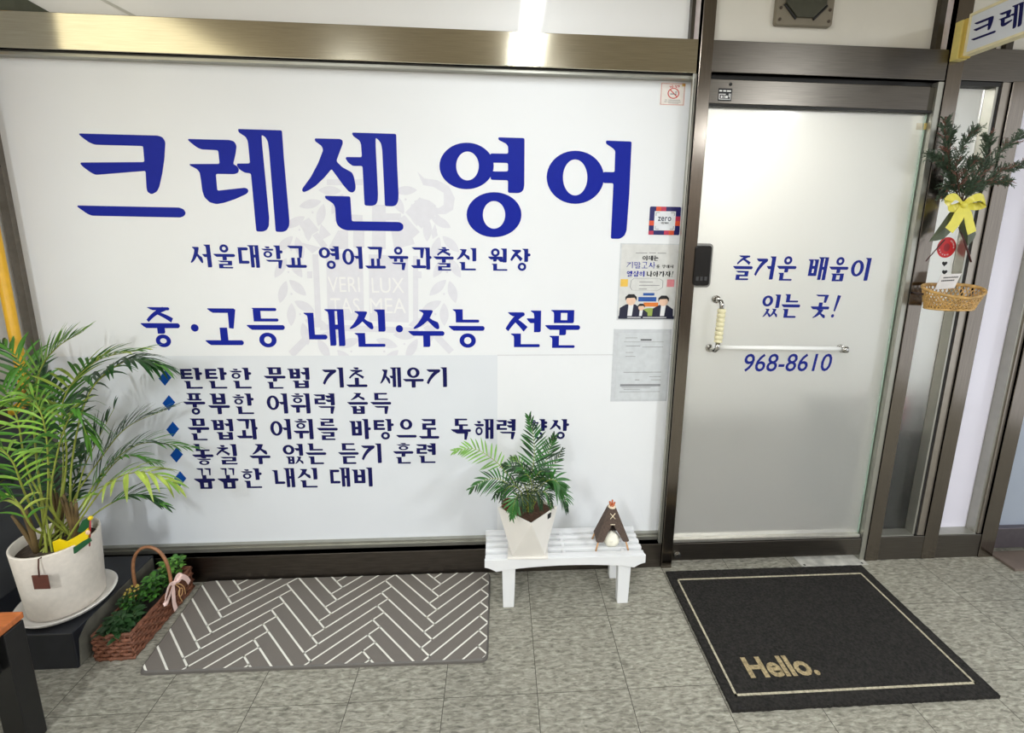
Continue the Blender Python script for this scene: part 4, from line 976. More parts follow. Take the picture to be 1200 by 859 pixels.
# leather tag on a cord
tp = on_wall(44, 663, PY-0.124); TGX = tp.x
q = MB(); q.box((TGX-0.024, PY-0.1262, 0.300), (TGX+0.026, PY-0.1232, 0.352)); tg_ = q.build('pot_tag', mat('brown_leather', (88, 44, 32), 0.6, 0, 0.15, 60), palm, 0.002)
q = MB(); q.tube([(TGX, PY-0.1255, 0.346), (TGX-0.002, PY-0.121, 0.375), (TGX-0.001, PY-0.116, 0.405), (TGX, PY-0.106, 0.404)], 0.0022, 6); q.build('cord', mat('brown_cord', (74, 42, 34), 0.8), tg_)
# garden pick in the pot
t = empty('plant_pick', (PX+0.075, PY-0.03, BZ), 'yellow wavy plant pick with a green piece, stuck in the big palm pot', 'ornament')
yy = PY-0.045
def pk(px, py): p = on_wall(px, py, yy); return (p.x, p.z)
YEL = mat('yellow_enamel', (232, 204, 20), 0.35, 0, 0.04)
q = MB(); q.prism([pk(*p) for p in ((63,634),(70,631),(79,634),(90,628),(100,622),(104,618),(106,624),(103,634),(95,642),(84,648),(74,652),(68,651),(65,645))], lambda x, z, h: V(x, yy-h, z), 0.006); q.build('wavy_board', YEL, t, 0.001)
q = MB(); q.prism([pk(*p) for p in ((84,648),(88,640),(100,632),(108,628),(110,632),(100,640),(92,646))], lambda x, z, h: V(x, yy-0.0065-h, z), 0.005); q.prism([pk(*p) for p in ((88,625),(94,612),(104,606),(103,618),(96,626))], lambda x, z, h: V(x, yy+0.012-h, z), 0.005)
q.build('green_piece', mat('dark_green_enamel', (24, 84, 48), 0.35), t, 0.001)
a = on_wall(106, 607, yy); b = on_wall(105, 640, yy)
q = MB(); q.tube([b, a], 0.0022, 8); q.tube([(b.x-0.045, b.y, BZ-0.02), (b.x-0.045, b.y, BZ+0.04)], 0.0022, 8); q.build('stick', mat('red_stick', (170, 40, 44), 0.4), t)
q = MB(); q.blob(a, 0.0075, 14); q.build('bead', YEL, t)
c = on_wall(103, 624, yy-0.008)
q = MB(); q.blob(c, 0.008, 14, sq=(1, .5, 1.1)); q.build('pale_disc', mat('pale_peach_enamel', (226, 190, 160), 0.4), t)

# ------------------------------------------------------------------ wicker basket with plants
BX0, BX1, BY0, BY1, BH = -1.392, -1.262, -0.366, -0.030, 0.098
bk = empty('wicker_basket', ((BX0+BX1)/2, (BY0+BY1)/2, 0), 'reddish brown wicker basket with a hoop handle, beside the black plinth', 'basket')
WIC = mat('red_brown_wicker', (116, 72, 52), 0.6, 0, 0.35, 70); WICD = mat('dark_basket_liner', (40, 34, 30), 0.9)
def rectloop(x0, x1, y0, y1, n=26):
    P = []
    for a_, b_, k in (((x0,y0),(x1,y0),7),((x1,y0),(x1,y1),16),((x1,y1),(x0,y1),7),((x0,y1),(x0,y0),16)):
        for i in range(k): P.append((a_[0]+(b_[0]-a_[0])*i/k, a_[1]+(b_[1]-a_[1])*i/k))
    return P
q = MB(); rows = 7; flare = 0.006
LP = rectloop(BX0+.004, BX1-.004, BY0+.004, BY1-.004); NL = len(LP); ccx, ccy = (BX0+BX1)/2, (BY0+BY1)/2
for r_i in range(rows):
    z = 0.006+(BH-0.012)*r_i/(rows-1); pts = []
    for i, (x, y_) in enumerate(LP):
        ou = 0.0045*(1 if (i+r_i) % 2 else -1)
        nx, ny = (0, -1) if i < 7 else (1, 0) if i < 23 else (0, 1) if i < 30 else (-1, 0)
        pts.append(V(x+nx*ou, y_+ny*ou, z+rng.uniform(-.0012, .0012)))
    pts.append(pts[0]); q.tube(pts, 0.0066, 6, 0, False)
for i in range(0, NL, 1):
    x, y_ = LP[i]; q.tube([(x, y_, 0.002), (x, y_, BH-0.002)], 0.0026, 5)
for zz in (0.004, BH):
    pts = [V(x, y_, zz+0.002*math.sin(i*2.2)) for i, (x, y_) in enumerate(LP)]; pts.append(pts[0]); q.tube(pts, 0.0058, 6, 0, False)
q.build('woven_body', WIC, bk)
boxo('liner', (BX0+0.009, BY0+0.009, 0.003), (BX1-0.009, BY1-0.009, BH-0.025), WICD, bk)
HY = -0.150
q = MB(); pts = []
cxh, rxh = (BX0+BX1)/2-0.002, (BX1-BX0)/2-0.002
for i in range(25):
    a = PI*i/24; pts.append(V(cxh+(rxh+0.022*math.sin(a))*math.cos(a), HY, 0.06+0.222*math.sin(a)**0.75))
q.tube(pts, 0.0058, 8); q.build('hoop_handle', mat('tan_hoop', (150, 104, 72), 0.5, 0, 0.25, 60), bk)
RIB = mat('pale_pink_ribbon', (238, 206, 198), 0.4, 0, 0.03)
def ribbon(q, pts, wd, wdir, mi=0):
    C = catmull(pts, 16); wdir = Vector(wdir).normalized(); n0 = len(C); vs = []
    for i, p in enumerate(C):
        t_ = (C[min(i+1, n0-1)]-C[max(i-1, 0)]).normalized(); s_ = (wdir-t_*wdir.dot(t_)); s_ = s_.normalized() if s_.length > 0.05 else wdir
        k = wd/2*(0.45+0.55*min(1, i/5)) ; nr = t_.cross(s_)*0.0006
        vs += [p-s_*k-nr, p+s_*k-nr, p+s_*k+nr, p-s_*k+nr]
    fs = [(i*4+j, i*4+(j+1)%4, (i+1)*4+(j+1)%4, (i+1)*4+j) for i in range(n0-1) for j in range(4)] + [(0,3,2,1), tuple(n0*4-4+j for j in range(4))]
    q.add(vs, fs, mi, False)
K = V(BX1+0.012, HY-0.005, 0.125)
q = MB()
ribbon(q, [K, K+V(.006,-.03,.016), K+V(.010,-.062,-.012), K+V(.012,-.068,-.034), K+V(.010,-.04,-.018), K], .016, (0,.4,1))
ribbon(q, [K, K+V(.006,.018,.022), K+V(.010,.03,.006), K+V(.008,.02,-.004), K], .014, (0,-.3,1))
ribbon(q, [K, K+V(.010,.028,.004), K+V(.012,.052,-.022), K+V(.012,.066,-.052)], .018, (0,1,.4))
ribbon(q, [K, K+V(.006,-.016,-.03), K+V(.008,-.022,-.07), K+V(.010,-.020,-.10)], .018, (0,1,0))
q.blob(K, 0.009, 10)
q.build('ribbon_bow', RIB, bk)
q = MB(); q.tube(catmull([K, K+V(.012,.01,-.03), K+V(.012,.004,-.06), K+V(.012,.014,-.095)], 14), 0.0016, 6); q.tube(catmull([K, K+V(.012,.018,-.02), K+V(.012,.034,-.05), K+V(.012,.036,-.08)], 14), 0.0016, 6)
q.tube([K+V(.012,.012+.012*math.cos(2*PI*i/14),-.05+.016*math.sin(2*PI*i/14)) for i in range(15)], 0.0016, 6)
q.build('string', mat('tan_string', (206, 164, 112), 0.6), bk)
def leafy(name, label, x, y_, z, R, hgt, n, mats, size, seed, flowers=None):
    t = empty(name, (x, y_, z), label, 'plant', 'leafy plants in the wicker basket')
    rg = random.Random(seed); q = MB(); st = MB()
    for i in range(n):
        a = rg.uniform(0, 2*PI); rr_ = R*math.sqrt(rg.random()); h = hgt*(0.55+0.45*rg.random())*(1-0.35*(rr_/R)**2)
        b = V(x+rr_*0.3*math.cos(a), y_+rr_*0.3*math.sin(a), z); p = V(x+rr_*math.cos(a)*0.8, y_+rr_*1.25*math.sin(a), z+h)
        st.tube(catmull([b, b.lerp(p, .5)+V(0, 0, .006), p], 4), 0.0011, 5)
        for k in range(5):
            aa = a+k*1.257+rg.uniform(-.3, .3); d = V(math.cos(aa), math.sin(aa), rg.uniform(.0, .5))
            blade(q, p+V(0,0,-.004*k), d, UP+V(rg.uniform(-.3,.3), rg.uniform(-.3,.3), 0), size*rg.uniform(.7, 1.15), size*0.62, 0.25, int(rg.random() < 0.35), 4)
    st.build('stem', mat('green_stem', (70, 96, 44), 0.6), t)
    q.build('foliage', mats, t, fix=False)
    if flowers:
        f_q = MB()
        for i in range(26):
            a = rg.uniform(0, 2*PI); rr_ = R*0.75*rg.random(); f_q.blob((x+rr_*math.cos(a), y_+rr_*math.sin(a), z+hgt*(0.75+0.35*rg.random())), 0.0045, 6)
        f_q.build('seed_head', flowers, t)
    return t
DG = leafmat('basket_dark_green', (34, 62, 30)); MG = leafmat('basket_mid_green', (64, 112, 42)); LG = leafmat('basket_light_green', (98, 146, 60))
zb = 0.074
leafy('leafy_plant', 'dark round-leaved plant at the near end of the wicker basket', -1.327, -0.315, zb, 0.048, 0.058, 44, [DG, DG], 0.030, 1)
leafy('leafy_plant', 'olive plant with yellowish seed heads in the wicker basket, near the handle foot', -1.352, -0.225, zb, 0.036, 0.085, 30, [DG, MG], 0.020, 2, mat('olive_yellow_seed', (150, 132, 58), 0.6, 0, 0.3))
leafy('leafy_plant', 'mid green leafy plant in the middle of the wicker basket, behind the pink bow', -1.318, -0.150, zb, 0.046, 0.100, 46, [MG, DG], 0.024, 3)
leafy('leafy_plant', 'bright green sprigs at the far end of the wicker basket', -1.318, -0.066, zb, 0.040, 0.105, 34, [LG, MG], 0.022, 4)

# ------------------------------------------------------------------ wooden stool with a black frame
st = empty('wooden_stool', (-1.55, -0.75, 0), 'orange-brown wooden stool top on a black frame, bottom left corner', 'stool')
wood = mat('orange_wood', (188, 108, 60), 0.35, 0, 0.3, 6, stretch=(2, 14, 2))
SX1, SY1 = -1.345, -0.590
boxo('seat', (SX1-0.42, SY1-0.42, 0.385), (SX1, SY1, 0.405), wood, st, 0.003)
BLK = mat('black_frame_paint', (24, 24, 25), 0.35, 0, 0.1)
for ax, ay in ((SX1-0.058, SY1-0.062), (SX1-0.415, SY1-0.062), (SX1-0.058, SY1-0.41), (SX1-0.415, SY1-0.41)):
    boxo('leg', (ax, ay, 0.0), (ax+0.062, ay+0.055, 0.385), BLK, st, 0.003)
for a_, b_ in (((SX1-0.04, SY1-0.36, 0.27), (SX1-0.018, SY1-0.065, 0.385)), ((SX1-0.41, SY1-0.36, 0.27), (SX1-0.388, SY1-0.065, 0.385)), ((SX1-0.36, SY1-0.036, 0.27), (SX1-0.07, SY1-0.014, 0.385)), ((SX1-0.36, SY1-0.40, 0.27), (SX1-0.07, SY1-0.378, 0.385))):
    boxo('apron', a_, b_, BLK, st, 0.002)
q = MB(); bx = on_wall(6, 784, SY1-0.09)
q.tube([(SX1-0.018, SY1-0.105, 0.30), (SX1-0.012, SY1-0.105, 0.30)], [0.009, 0.006], 12); q.build('bolt', CHROME, st)

# ------------------------------------------------------------------ white slatted bench
bx0, bx1, by0, by1, bz = -0.053, 0.583, -0.210, -0.032, 0.226
bn = empty('slatted_bench', (0.265, -0.12, 0), 'low white plastic slatted bench in front of the white pane', 'bench')
for i, (ya, yb) in enumerate(((-0.199, -0.176), (-0.158, -0.138), (-0.122, -0.102), (-0.086, -0.067), (-0.052, -0.032))):
    e = 0.012*(4-i)*0
    boxo('slat', (bx0+0.002, ya, bz-0.018), (bx1-0.002, yb, bz), WHITE, bn, 0.003)
def apron_poly():
    P = [(bx0, bz), (bx1, bz), (bx1, bz-0.034)]
    for i in range(9):                                   # scooped foot line
        t_ = i/8; P.append((bx1-0.045*t_, bz-0.034-0.020*(t_**1.6)))
    for i in range(1, 20):
        t_ = i/20; P.append((0.535-t_*(0.535-0.005), bz-0.054+0.020*math.sin(PI*t_)**0.6))
    for i in range(9):
        t_ = 1-i/8; P.append((bx0+0.045*t_, bz-0.034-0.020*(t_**1.6)))
    return P
for ya in (-0.210, -0.034):
    q = MB(); q.prism(apron_poly(), lambda x, z, h: V(x, ya+0.011-h, z), 0.011); q.build('apron', WHITE, bn, 0.0015)
for xa, xb in ((0.012, 0.070), (0.475, 0.532)):
    for ya, s in ((-0.199, -1), (-0.060, 1)):
        q = MB(); xm = (xa+xb)/2; top = [(xm-0.027, ya), (xm+0.027, ya), (xm+0.027, ya+0.038), (xm-0.027, ya+0.038)]
        bot = [(xm-0.022, ya-0.004*0), (xm+0.022, ya), (xm+0.022, ya+0.030), (xm-0.022, ya+0.030)]
        vs = [(x, y_, 0.0) for x, y_ in bot] + [(x, y_, bz-0.02) for x, y_ in top]
        q.add(vs, [(0,3,2,1),(4,5,6,7),(0,1,5,4),(1,2,6,5),(2,3,7,6),(3,0,4,7)]); q.build('leg', WHITE, bn, 0.003)
for x in (0.045, 0.262, 0.50): boxo('cross_bar', (x-0.006, -0.199, bz-0.040), (x+0.006, -0.036, bz-0.003), WHITE, bn, 0.001)

# small palm in a faceted pot
px_, py_ = 0.118, -0.148
q = MB(); s2 = 0.084
q.prism([(px_-s2, py_-s2*0.75), (px_+s2*0.9, py_-s2*0.82), (px_+s2, py_+s2*0.65), (px_-s2*0.9, py_+s2*0.72)], lambda x, y_, h: V(x, y_, bz+h), 0.009)
tag(q.build('pot_tray', CERAMIC, None, 0.003), 'flat square white tray under the faceted pot on the bench', 'tray')
sp = empty('small_potted_palm', (px_, py_, bz+0.009), 'small dark green palm in a white faceted pot, on the slatted bench', 'plant')
q = MB(); zb0, zb1 = bz+0.010, bz+0.186
B4 = [(px_+0.064*sx, py_+0.058*sy) for sx, sy in ((-1,-1),(1,-1),(1,1),(-1,1))]
T4 = [(px_+0.004, py_-0.112), (px_+0.116, py_-0.004), (px_, py_+0.105), (px_-0.122, py_+0.002)]
I4 = [(px_+(x-px_)*0.92, py_+(y_-py_)*0.92) for x, y_ in T4]
vs = [(x, y_, zb0) for x, y_ in B4] + [(x, y_, zb1) for x, y_ in T4] + [(x, y_, zb1) for x, y_ in I4] + [(x, y_, zb1-0.03) for x, y_ in I4]
fs = [(3,2,1,0)]
for i in range(4):
    j = (i+1) % 4
    fs += [(i, j, 4+i), (j, 4+j, 4+i)]                         # antiprism facets: base edge up to one rim corner
    fs += [(4+i, 4+j, 8+j, 8+i), (8+i, 8+j, 12+j, 12+i)]
q.add(vs, fs); q.build('pot', CERAMIC, sp, 0.002)
q = MB(); q.add([(x, y_, zb1-0.012) for x, y_ in I4], [(0,1,2,3)]); q.build('soil', mat('brown_bark_soil', (74, 50, 36), 0.95, 0, 0.4, 90, bump=0.8), sp)
e_ = (V(*T4[1], 0)-V(*T4[0], 0)).normalized(); nrm_ = V(e_.y, -e_.x, -0.12).normalized(); c_ = V(*T4[0], zb1).lerp(V(*T4[1], zb1), 0.66)+V(0, 0, -0.016)+nrm_*0.0005
q = MB(); q.obox(c_, e_*0.009, nrm_*0.0016, nrm_.cross(e_)*0.0105); q.build('pot_label', INK, sp)
SG1 = leafmat('parlor_green', (48, 104, 40)); SG2 = leafmat('parlor_dark', (24, 58, 27)); SG3 = leafmat('parlor_light', (120, 170, 74))
b0 = V(px_, py_, zb1-0.01)
def sb(i): a = i*1.9; return b0+V(.02*math.cos(a), .02*math.sin(a), 0)
FACE = V(0.05, -1.0, 0.35)
SF = [
 ([(598,560,-.16),(580,540,-.16),(556,526,-.15),(534,528,-.15)], dict(n=14, ln=.072, wd=0.0071, t0=.42, spread=62, droop=.15, face=FACE), (STEM, SG3, SG3)),
 ([(600,572,-.18),(586,562,-.20),(570,562,-.21),(553,572,-.21)], dict(n=16, ln=.075, wd=0.0063, t0=.30, spread=60, droop=.25, face=FACE), (STEM, SG1, SG2)),
 ([(622,560,-.14),(626,535,-.12),(625,510,-.11),(620,490,-.11)], dict(n=20, ln=.095, wd=0.0076, t0=.25, spread=62, droop=.10, face=FACE), (STEM, SG1, SG2)),
 ([(628,565,-.13),(638,545,-.10),(644,525,-.09),(649,512,-.09)], dict(n=16, ln=.080, wd=0.0071, t0=.30, spread=60, droop=.12, face=FACE), (STEM, SG1, SG2)),
 ([(628,575,-.12),(642,556,-.08),(652,540,-.07),(659,527,-.07)], dict(n=12, ln=.060, wd=0.0055, t0=.35, spread=55, droop=.2, face=FACE), (STEM, SG2, SG2)),
 ([(632,572,-.20),(645,562,-.24),(654,566,-.26),(660,578,-.26)], dict(n=18, ln=.075, wd=0.0084, t0=.30, spread=64, droop=.35, face=V(.3,-1,.5)), (STEM, SG1, SG1)),
 ([(634,578,-.20),(650,572,-.23),(661,582,-.24),(664,596,-.24)], dict(n=14, ln=.060, wd=0.0055, t0=.35, spread=50, droop=.4, face=V(.5,-1,.3)), (STEM, SG2, SG1)),
 ([(612,582,-.22),(606,582,-.26),(602,592,-.275),(600,606,-.275)], dict(n=18, ln=.058, wd=0.0063, t0=.25, spread=62, droop=.25, face=V(-.2,-1,.3)), (STEM, SG1, SG1)),
 ([(614,575,-.17),(602,566,-.15),(590,568,-.13),(580,582,-.12)], dict(n=14, ln=.06, wd=0.0059, t0=.35, spread=55, droop=.4, face=FACE), (STEM, SG2, SG1)),
 ([(622,580,-.22),(626,574,-.25),(632,580,-.265),(634,594,-.265)], dict(n=14, ln=.05, wd=0.0059, t0=.25, spread=58, droop=.35, face=FACE), (STEM, SG2, SG2)),
 ([(614,568,-.15),(606,552,-.13),(598,546,-.12),(590,545,-.11)], dict(n=12, ln=.05, wd=0.0059, t0=.4, spread=55, droop=.3, face=FACE), (STEM, SG2, SG1)),
 ([(612,578,-.19),(603,570,-.20),(594,572,-.20),(588,584,-.19)], dict(n=14, ln=.055, wd=0.0050, t0=.3, spread=58, droop=.4, face=FACE), (STEM, SG2, SG1)),
 ([(626,584,-.23),(634,576,-.26),(642,580,-.275),(646,592,-.275)], dict(n=16, ln=.055, wd=0.0059, t0=.2, spread=60, droop=.35, face=V(.3,-1,.4)), (STEM, SG2, SG1)),
 ([(614,584,-.23),(610,578,-.26),(612,584,-.275),(614,596,-.28)], dict(n=14, ln=.05, wd=0.0050, t0=.2, spread=60, droop=.35, face=FACE), (STEM, SG2, SG2)),
 ([(622,576,-.20),(622,562,-.22),(616,556,-.23),(608,560,-.23)], dict(n=16, ln=.06, wd=0.0059, t0=.25, spread=58, droop=.35, face=FACE), (STEM, SG2, SG1)),
 ([(628,572,-.19),(634,562,-.21),(640,562,-.22),(648,570,-.22)], dict(n=16, ln=.06, wd=0.0059, t0=.25, spread=58, droop=.35, face=FACE), (STEM, SG2, SG1)),
 ([(624,570,-.18),(630,556,-.18),(636,552,-.17),(644,556,-.16)], dict(n=14, ln=.065, wd=0.0063, t0=.3, spread=58, droop=.3, face=FACE), (STEM, SG2, SG1)),
 ([(616,570,-.13),(612,548,-.10),(606,540,-.09),(600,536,-.09)], dict(n=14, ln=.055, wd=0.0050, t0=.3, spread=52, droop=.3, face=FACE), (STEM, SG3, SG2)),
 ([(620,584,-.23),(618,578,-.25),(622,582,-.26),(622,596,-.265)], dict(n=12, ln=.05, wd=0.0050, t0=.25, spread=58, droop=.4, face=FACE), (STEM, SG2, SG2)),
 ([(618,572,-.16),(619,558,-.17),(612,548,-.18),(604,548,-.18)], dict(n=14, ln=.06, wd=0.0067, t0=.3, spread=58, droop=.35, face=FACE), (STEM, SG2, SG1)),
]
for i, (cps, kw, ms) in enumerate(SF):
    frond('frond', [sb(i)] + [pw(*c) for c in cps], list(ms), sp, seed=40+i, r0=0.0022, lift=0.05, **kw)
q = MB(); c = V(px_-0.082, py_-0.022, zb1+0.022)
for k in range(7):
    for j in range(8):
        a = j*PI/4+k*0.39; rr_ = 0.021*math.sin(PI*(k+0.8)/8)
        q.blob(c+V(rr_*math.cos(a), rr_*math.sin(a), -0.018+0.0065*k), 0.0062, 6, sq=(1, 1, .6))
tag(q.build('pine_cone', mat('brown_pine_cone', (104, 66, 42), 0.7, 0, 0.3, 60)), 'brown pine cone lying on the soil at the left rim of the faceted pot', 'pine cone')

# felt tent ornament
tx, ty = 0.455, -0.138
tp = empty('felt_tent', (tx, ty, bz), 'small brown felt tent ornament on wooden feet, at the right end of the bench', 'ornament')
FELT = mat('brown_felt', (86, 72, 64), 0.95, 0, 0.25, 160, bump=0.5)
q = MB(); zt, z0_ = bz+0.170, bz+0.036
th_ = 0.008
def tentpoly(yf, yb, half_t, half_b, ytf, ytb): pass
# two front flaps with an opening between them, and side and back walls, all leaning to the tip
Ft = [(-0.020, zt), (0.020, zt)]
fy_t, fy_b = ty-0.010, ty-0.036
def fpt(x, z): s = (zt-z)/(zt-z0_); return V(tx+x, fy_t+(fy_b-fy_t)*s, z)
front = [(-0.015, zt), (0.015, zt), (0.068, z0_+0.005), (0.063, z0_), (0.047, z0_), (0.042, z0_+0.004), (0.005, zt-0.068), (-0.003, zt-0.068), (-0.034, z0_+0.005), (-0.039, z0_), (-0.060, z0_), (-0.066, z0_+0.006)]
n = len(front)
q.add([fpt(*p) for p in front] + [fpt(*p)+V(0, th_, 0) for p in front], [tuple(range(n)), tuple(range(2*n-1, n-1, -1))] + [(i, (i+1)%n, (i+1)%n+n, i+n) for i in range(n)])
BK = [V(tx-0.015, ty+0.012, zt), V(tx+0.015, ty+0.012, zt), V(tx+0.062, ty+0.036, z0_), V(tx-0.062, ty+0.036, z0_)]
q.add([fpt(-0.015, zt), BK[0], BK[3], fpt(-0.064, z0_)], [(0,1,2,3)]); q.add([fpt(0.015, zt), BK[1], BK[2], fpt(0.066, z0_)], [(0,1,2,3)]); q.add(BK, [(0,1,2,3)]); q.add([fpt(-0.015, zt), fpt(0.015, zt), BK[1], BK[0]], [(0,1,2,3)])
q.build('felt_cover', FELT, tp)
WD = mat('pale_wood_stick', (196, 150, 104), 0.5, 0, 0.15, 40); WO = mat('orange_wood_tip', (196, 104, 58), 0.5, 0, 0.2, 40)
for sx, sy in ((-1, -1), (1, -1), (-1, 1), (1, 1)):
    q = MB(); q.tube([(tx+sx*0.054, ty+sy*0.030, bz+0.042), (tx+sx*0.066, ty+sy*0.038, bz+0.0)], 0.0035, 8); q.build('foot', WD, tp)
for i in range(5):
    a = i*1.257; q = MB(); q.tube([(tx+0.004*math.cos(a), ty+0.004*math.sin(a), zt-0.004), (tx+0.011*math.cos(a), ty+0.009*math.sin(a), zt+0.020+0.005*(i % 2))], 0.0035, 8); q.build('pole_tip', WO, tp)
q = MB(); q.lathe([(0.016, 0), (0.016, 0.005), (0.0, 0.006)], (tx, ty, zt-0.001), 12); q.build('collar', mat('cream_felt', (232, 214, 190), 0.8), tp)
TH_ = mat('cream_thread', (236, 224, 196), 0.7)
q = MB(); o_ = V(0, -0.002, 0)
q.tube([fpt(-0.009, zt-0.020)+o_, fpt(0.011, zt-0.042)+o_], 0.0016, 6); q.tube([fpt(0.011, zt-0.020)+o_, fpt(-0.009, zt-0.042)+o_], 0.0016, 6); q.tube([fpt(-0.008, zt-0.064)+o_, fpt(0.010, zt-0.064)+o_], 0.0016, 6)
q.build('stitch', TH_, tp)
q = MB(); q.blob((tx+0.003, ty-0.010, bz+0.033), 0.033, 18, jit=0.06, sq=(1, .8, 1.0)); 
tag(q.build('white_pompom', mat('ivory_wool', (240, 237, 222), 0.9, 0, 0.12, 60, bump=0.6)), 'ivory ball sitting inside the opening of the felt tent', 'ornament')

# ------------------------------------------------------------------ hanging twig bouquet and bamboo basket
HYY = -0.055
bq = empty('twig_bouquet', (on_wall(1120, 240, HYY)), 'juniper twig bouquet tied with a yellow bow, hanging right of the door', 'decoration')
KN = on_wall(1127, 240, HYY)
TW = mat('brown_twig', (70, 52, 40), 0.8); J1 = mat('juniper_green', (64, 82, 62), 0.6, 0, 0.35, 60); J2 = mat('juniper_brown', (118, 78, 66), 0.6, 0, 0.3, 60)
def sprig(tips, seed, dens=1.0):
    rg = random.Random(seed); q = MB()
    C = catmull([KN+V(0, 0, 0)] + [on_wall(x, y_, HYY+dy) for x, y_, dy in tips], 30); L_ = sum((C[i+1]-C[i]).length for i in range(30))
    q.tube(C, [0.0026*(1-0.75*i/30) for i in range(31)], 6, 0)
    for i in range(5, 31):
        for k in range(int(4*dens)):
            p = C[i].lerp(C[max(0, i-1)], rg.random()); tg = (C[min(i+1, 30)]-C[i-1]).normalized()
            sd = V(rg.uniform(-1, 1), rg.uniform(-.7, .7), rg.uniform(-1, 1)); sd = (sd-tg*sd.dot(tg)).normalized()
            d = (tg*0.85+sd*0.75).normalized(); l1 = rg.uniform(.020, .052)*(1-0.35*i/30)
            e = p+d*l1+V(0, 0, .004); mi = 2 if rg.random() < 0.14 else 1
            q.tube([p, p.lerp(e, .5), e], [.0012, .0014, .0005], 5, mi, False)
            for m in range(7):
                pp = p.lerp(e, (m+1)/8); s3 = V(rg.uniform(-1, 1), rg.uniform(-1, 1), rg.uniform(-1, 1)).normalized()
                d3 = (d*0.9+s3*0.7).normalized(); e3 = pp+d3*rg.uniform(.007, .014)
                q.tube([pp, pp.lerp(e3, .6), e3], [.0010, .0012, .0003], 4, mi, False)
    return q.build('sprig', [TW, J1, J2], bq, fix=False)
sprig([(1118,215,0),(1112,185,-.01),(1108,160,-.01),(1108,141,-.01)], 1)
sprig([(1116,212,.01),(1110,195,0),(1100,187,0),(1090,184,0)], 2)
sprig([(1122,212,-.02),(1122,188,-.03),(1132,166,-.03),(1143,152,-.03)], 3)
sprig([(1128,216,-.01),(1134,200,-.02),(1138,192,-.02),(1140,190,-.02)], 4)
sprig([(1132,222,-.01),(1150,196,-.02),(1158,174,-.02),(1158,160,-.02)], 5)
sprig([(1136,224,-.01),(1156,196,-.02),(1178,174,-.03),(1200,156,-.03)], 6)
sprig([(1140,222,0),(1162,208,-.01),(1180,198,-.01),(1198,194,-.01)], 7)
sprig([(1138,224,0),(1156,216,0),(1172,212,0),(1182,214,0)], 8)
sprig([(1118,220,0),(1110,218,0),(1107,226,0),(1106,229,0)], 9)
sprig([(1112,205,.0),(1108,185,.01),(1112,168,.01),(1116,152,.01)], 10)
YR = mat('yellow_satin_ribbon', (222, 212, 84), 0.35, 0, 0.05)
q = MB(); B = HYY-0.035
def bw(x, y_, d=0.0): return on_wall(x, y_, B+d)
kn = bw(1129, 240)
ribbon(q, [kn, bw(1121,231,-.012), bw(1113,233,-.012), bw(1111,242,-.01), bw(1117,244,.004), kn], .030, (0,.3,1))
ribbon(q, [kn, bw(1138,234,-.014), bw(1150,231,-.012), bw(1153,239,-.008), bw(1142,242,.006), kn], .030, (0,.3,1))
ribbon(q, [kn, bw(1124,252,-.006), bw(1119,261,-.008), bw(1112,270,-.006)], .042, (1,0,.25))
ribbon(q, [kn, bw(1134,251,-.006), bw(1136,261,-.008), bw(1139,273,-.006)], .034, (1,0,-.1))
q.blob(kn, 0.014, 12)
q.build('ribbon_bow', YR, bq)
LF = mat('dark_olive_leaf', (72, 80, 56), 0.4, 0, 0.3, 10)
for poly in ([(1124,244),(1113,249),(1101,266),(1089,283),(1098,282),(1106,280),(1114,272),(1122,256)], [(1130,246),(1126,258),(1124,268),(1130,277),(1134,288),(1141,281),(1144,274),(1142,268),(1136,254)]):
    q = MB(); cxp = sum(p[0] for p in poly)/len(poly); cyp = sum(p[1] for p in poly)/len(poly)
    ring_ = [on_wall(x, y_, HYY) for x, y_ in poly]; cc = on_wall(cxp, cyp, HYY-0.014); n = len(ring_)
    q.add(ring_+[cc]+[p+V(0, .002, 0) for p in ring_]+[cc+V(0, .002, 0)], [(i, (i+1) % n, n) for i in range(n)] + [((i+1) % n+n+1, i+n+1, 2*n+1) for i in range(n)] + [(i, i+n+1, (i+1) % n+n+1, (i+1) % n) for i in range(n)])
    q.build('broad_leaf', LF, bq)
q = MB(); q.tube([on_wall(1107, 281, HYY+.004), on_wall(1085, 306, HYY+.004)], 0.0022, 6); q.tube([on_wall(1124, 266, HYY+.004), on_wall(1131, 285, HYY+.004), on_wall(1138, 307, HYY+.004)], 0.0036, 6)
q.build('stem', mat('dark_red_stem', (72, 34, 34), 0.6), bq)
# bamboo basket
bb = empty('bamboo_basket', on_wall(1112, 362, -0.05), 'small oval woven bamboo basket hung on the frame right of the door', 'basket')
BAM = mat('golden_bamboo', (190, 150, 86), 0.45, 0, 0.3, 50)
ca = on_wall(1080, 357, -0.05); cb_ = on_wall(1148, 335, -0.05)
Ltop = on_wall(1079, 338, -0.05); Rtop = on_wall(1147, 340, -0.05)
bcx = (Ltop.x+Rtop.x)/2; brx = (Rtop.x-Ltop.x)/2; bcy = -0.066; bry = 0.058; bzt = on_wall(1112, 342, -0.09).z; bhh = 0.072
def bkpt(a, v):
    k = 1-0.22*v
    e = abs(math.cos(a)); 
    return V(bcx-0.006*v+brx*k*math.cos(a), bcy+bry*k*math.sin(a), bzt-bhh*v + (0.010*e+0.020*math.sin(a))*(1-v))
q = MB(); NA = 40
for fam in (1, -1):
    for i in range(NA):
        a0 = 2*PI*i/NA; pts = []
        for j in range(7):
            v = j/6; p = bkpt(a0+fam*v*0.55, v); ou = 0.0012*(1 if (j+i) % 2 else -1)*fam
            pts.append(p+V(ou*math.cos(a0), ou*math.sin(a0), 0))
        q.tube(pts, 0.0021, 4, 0, False)
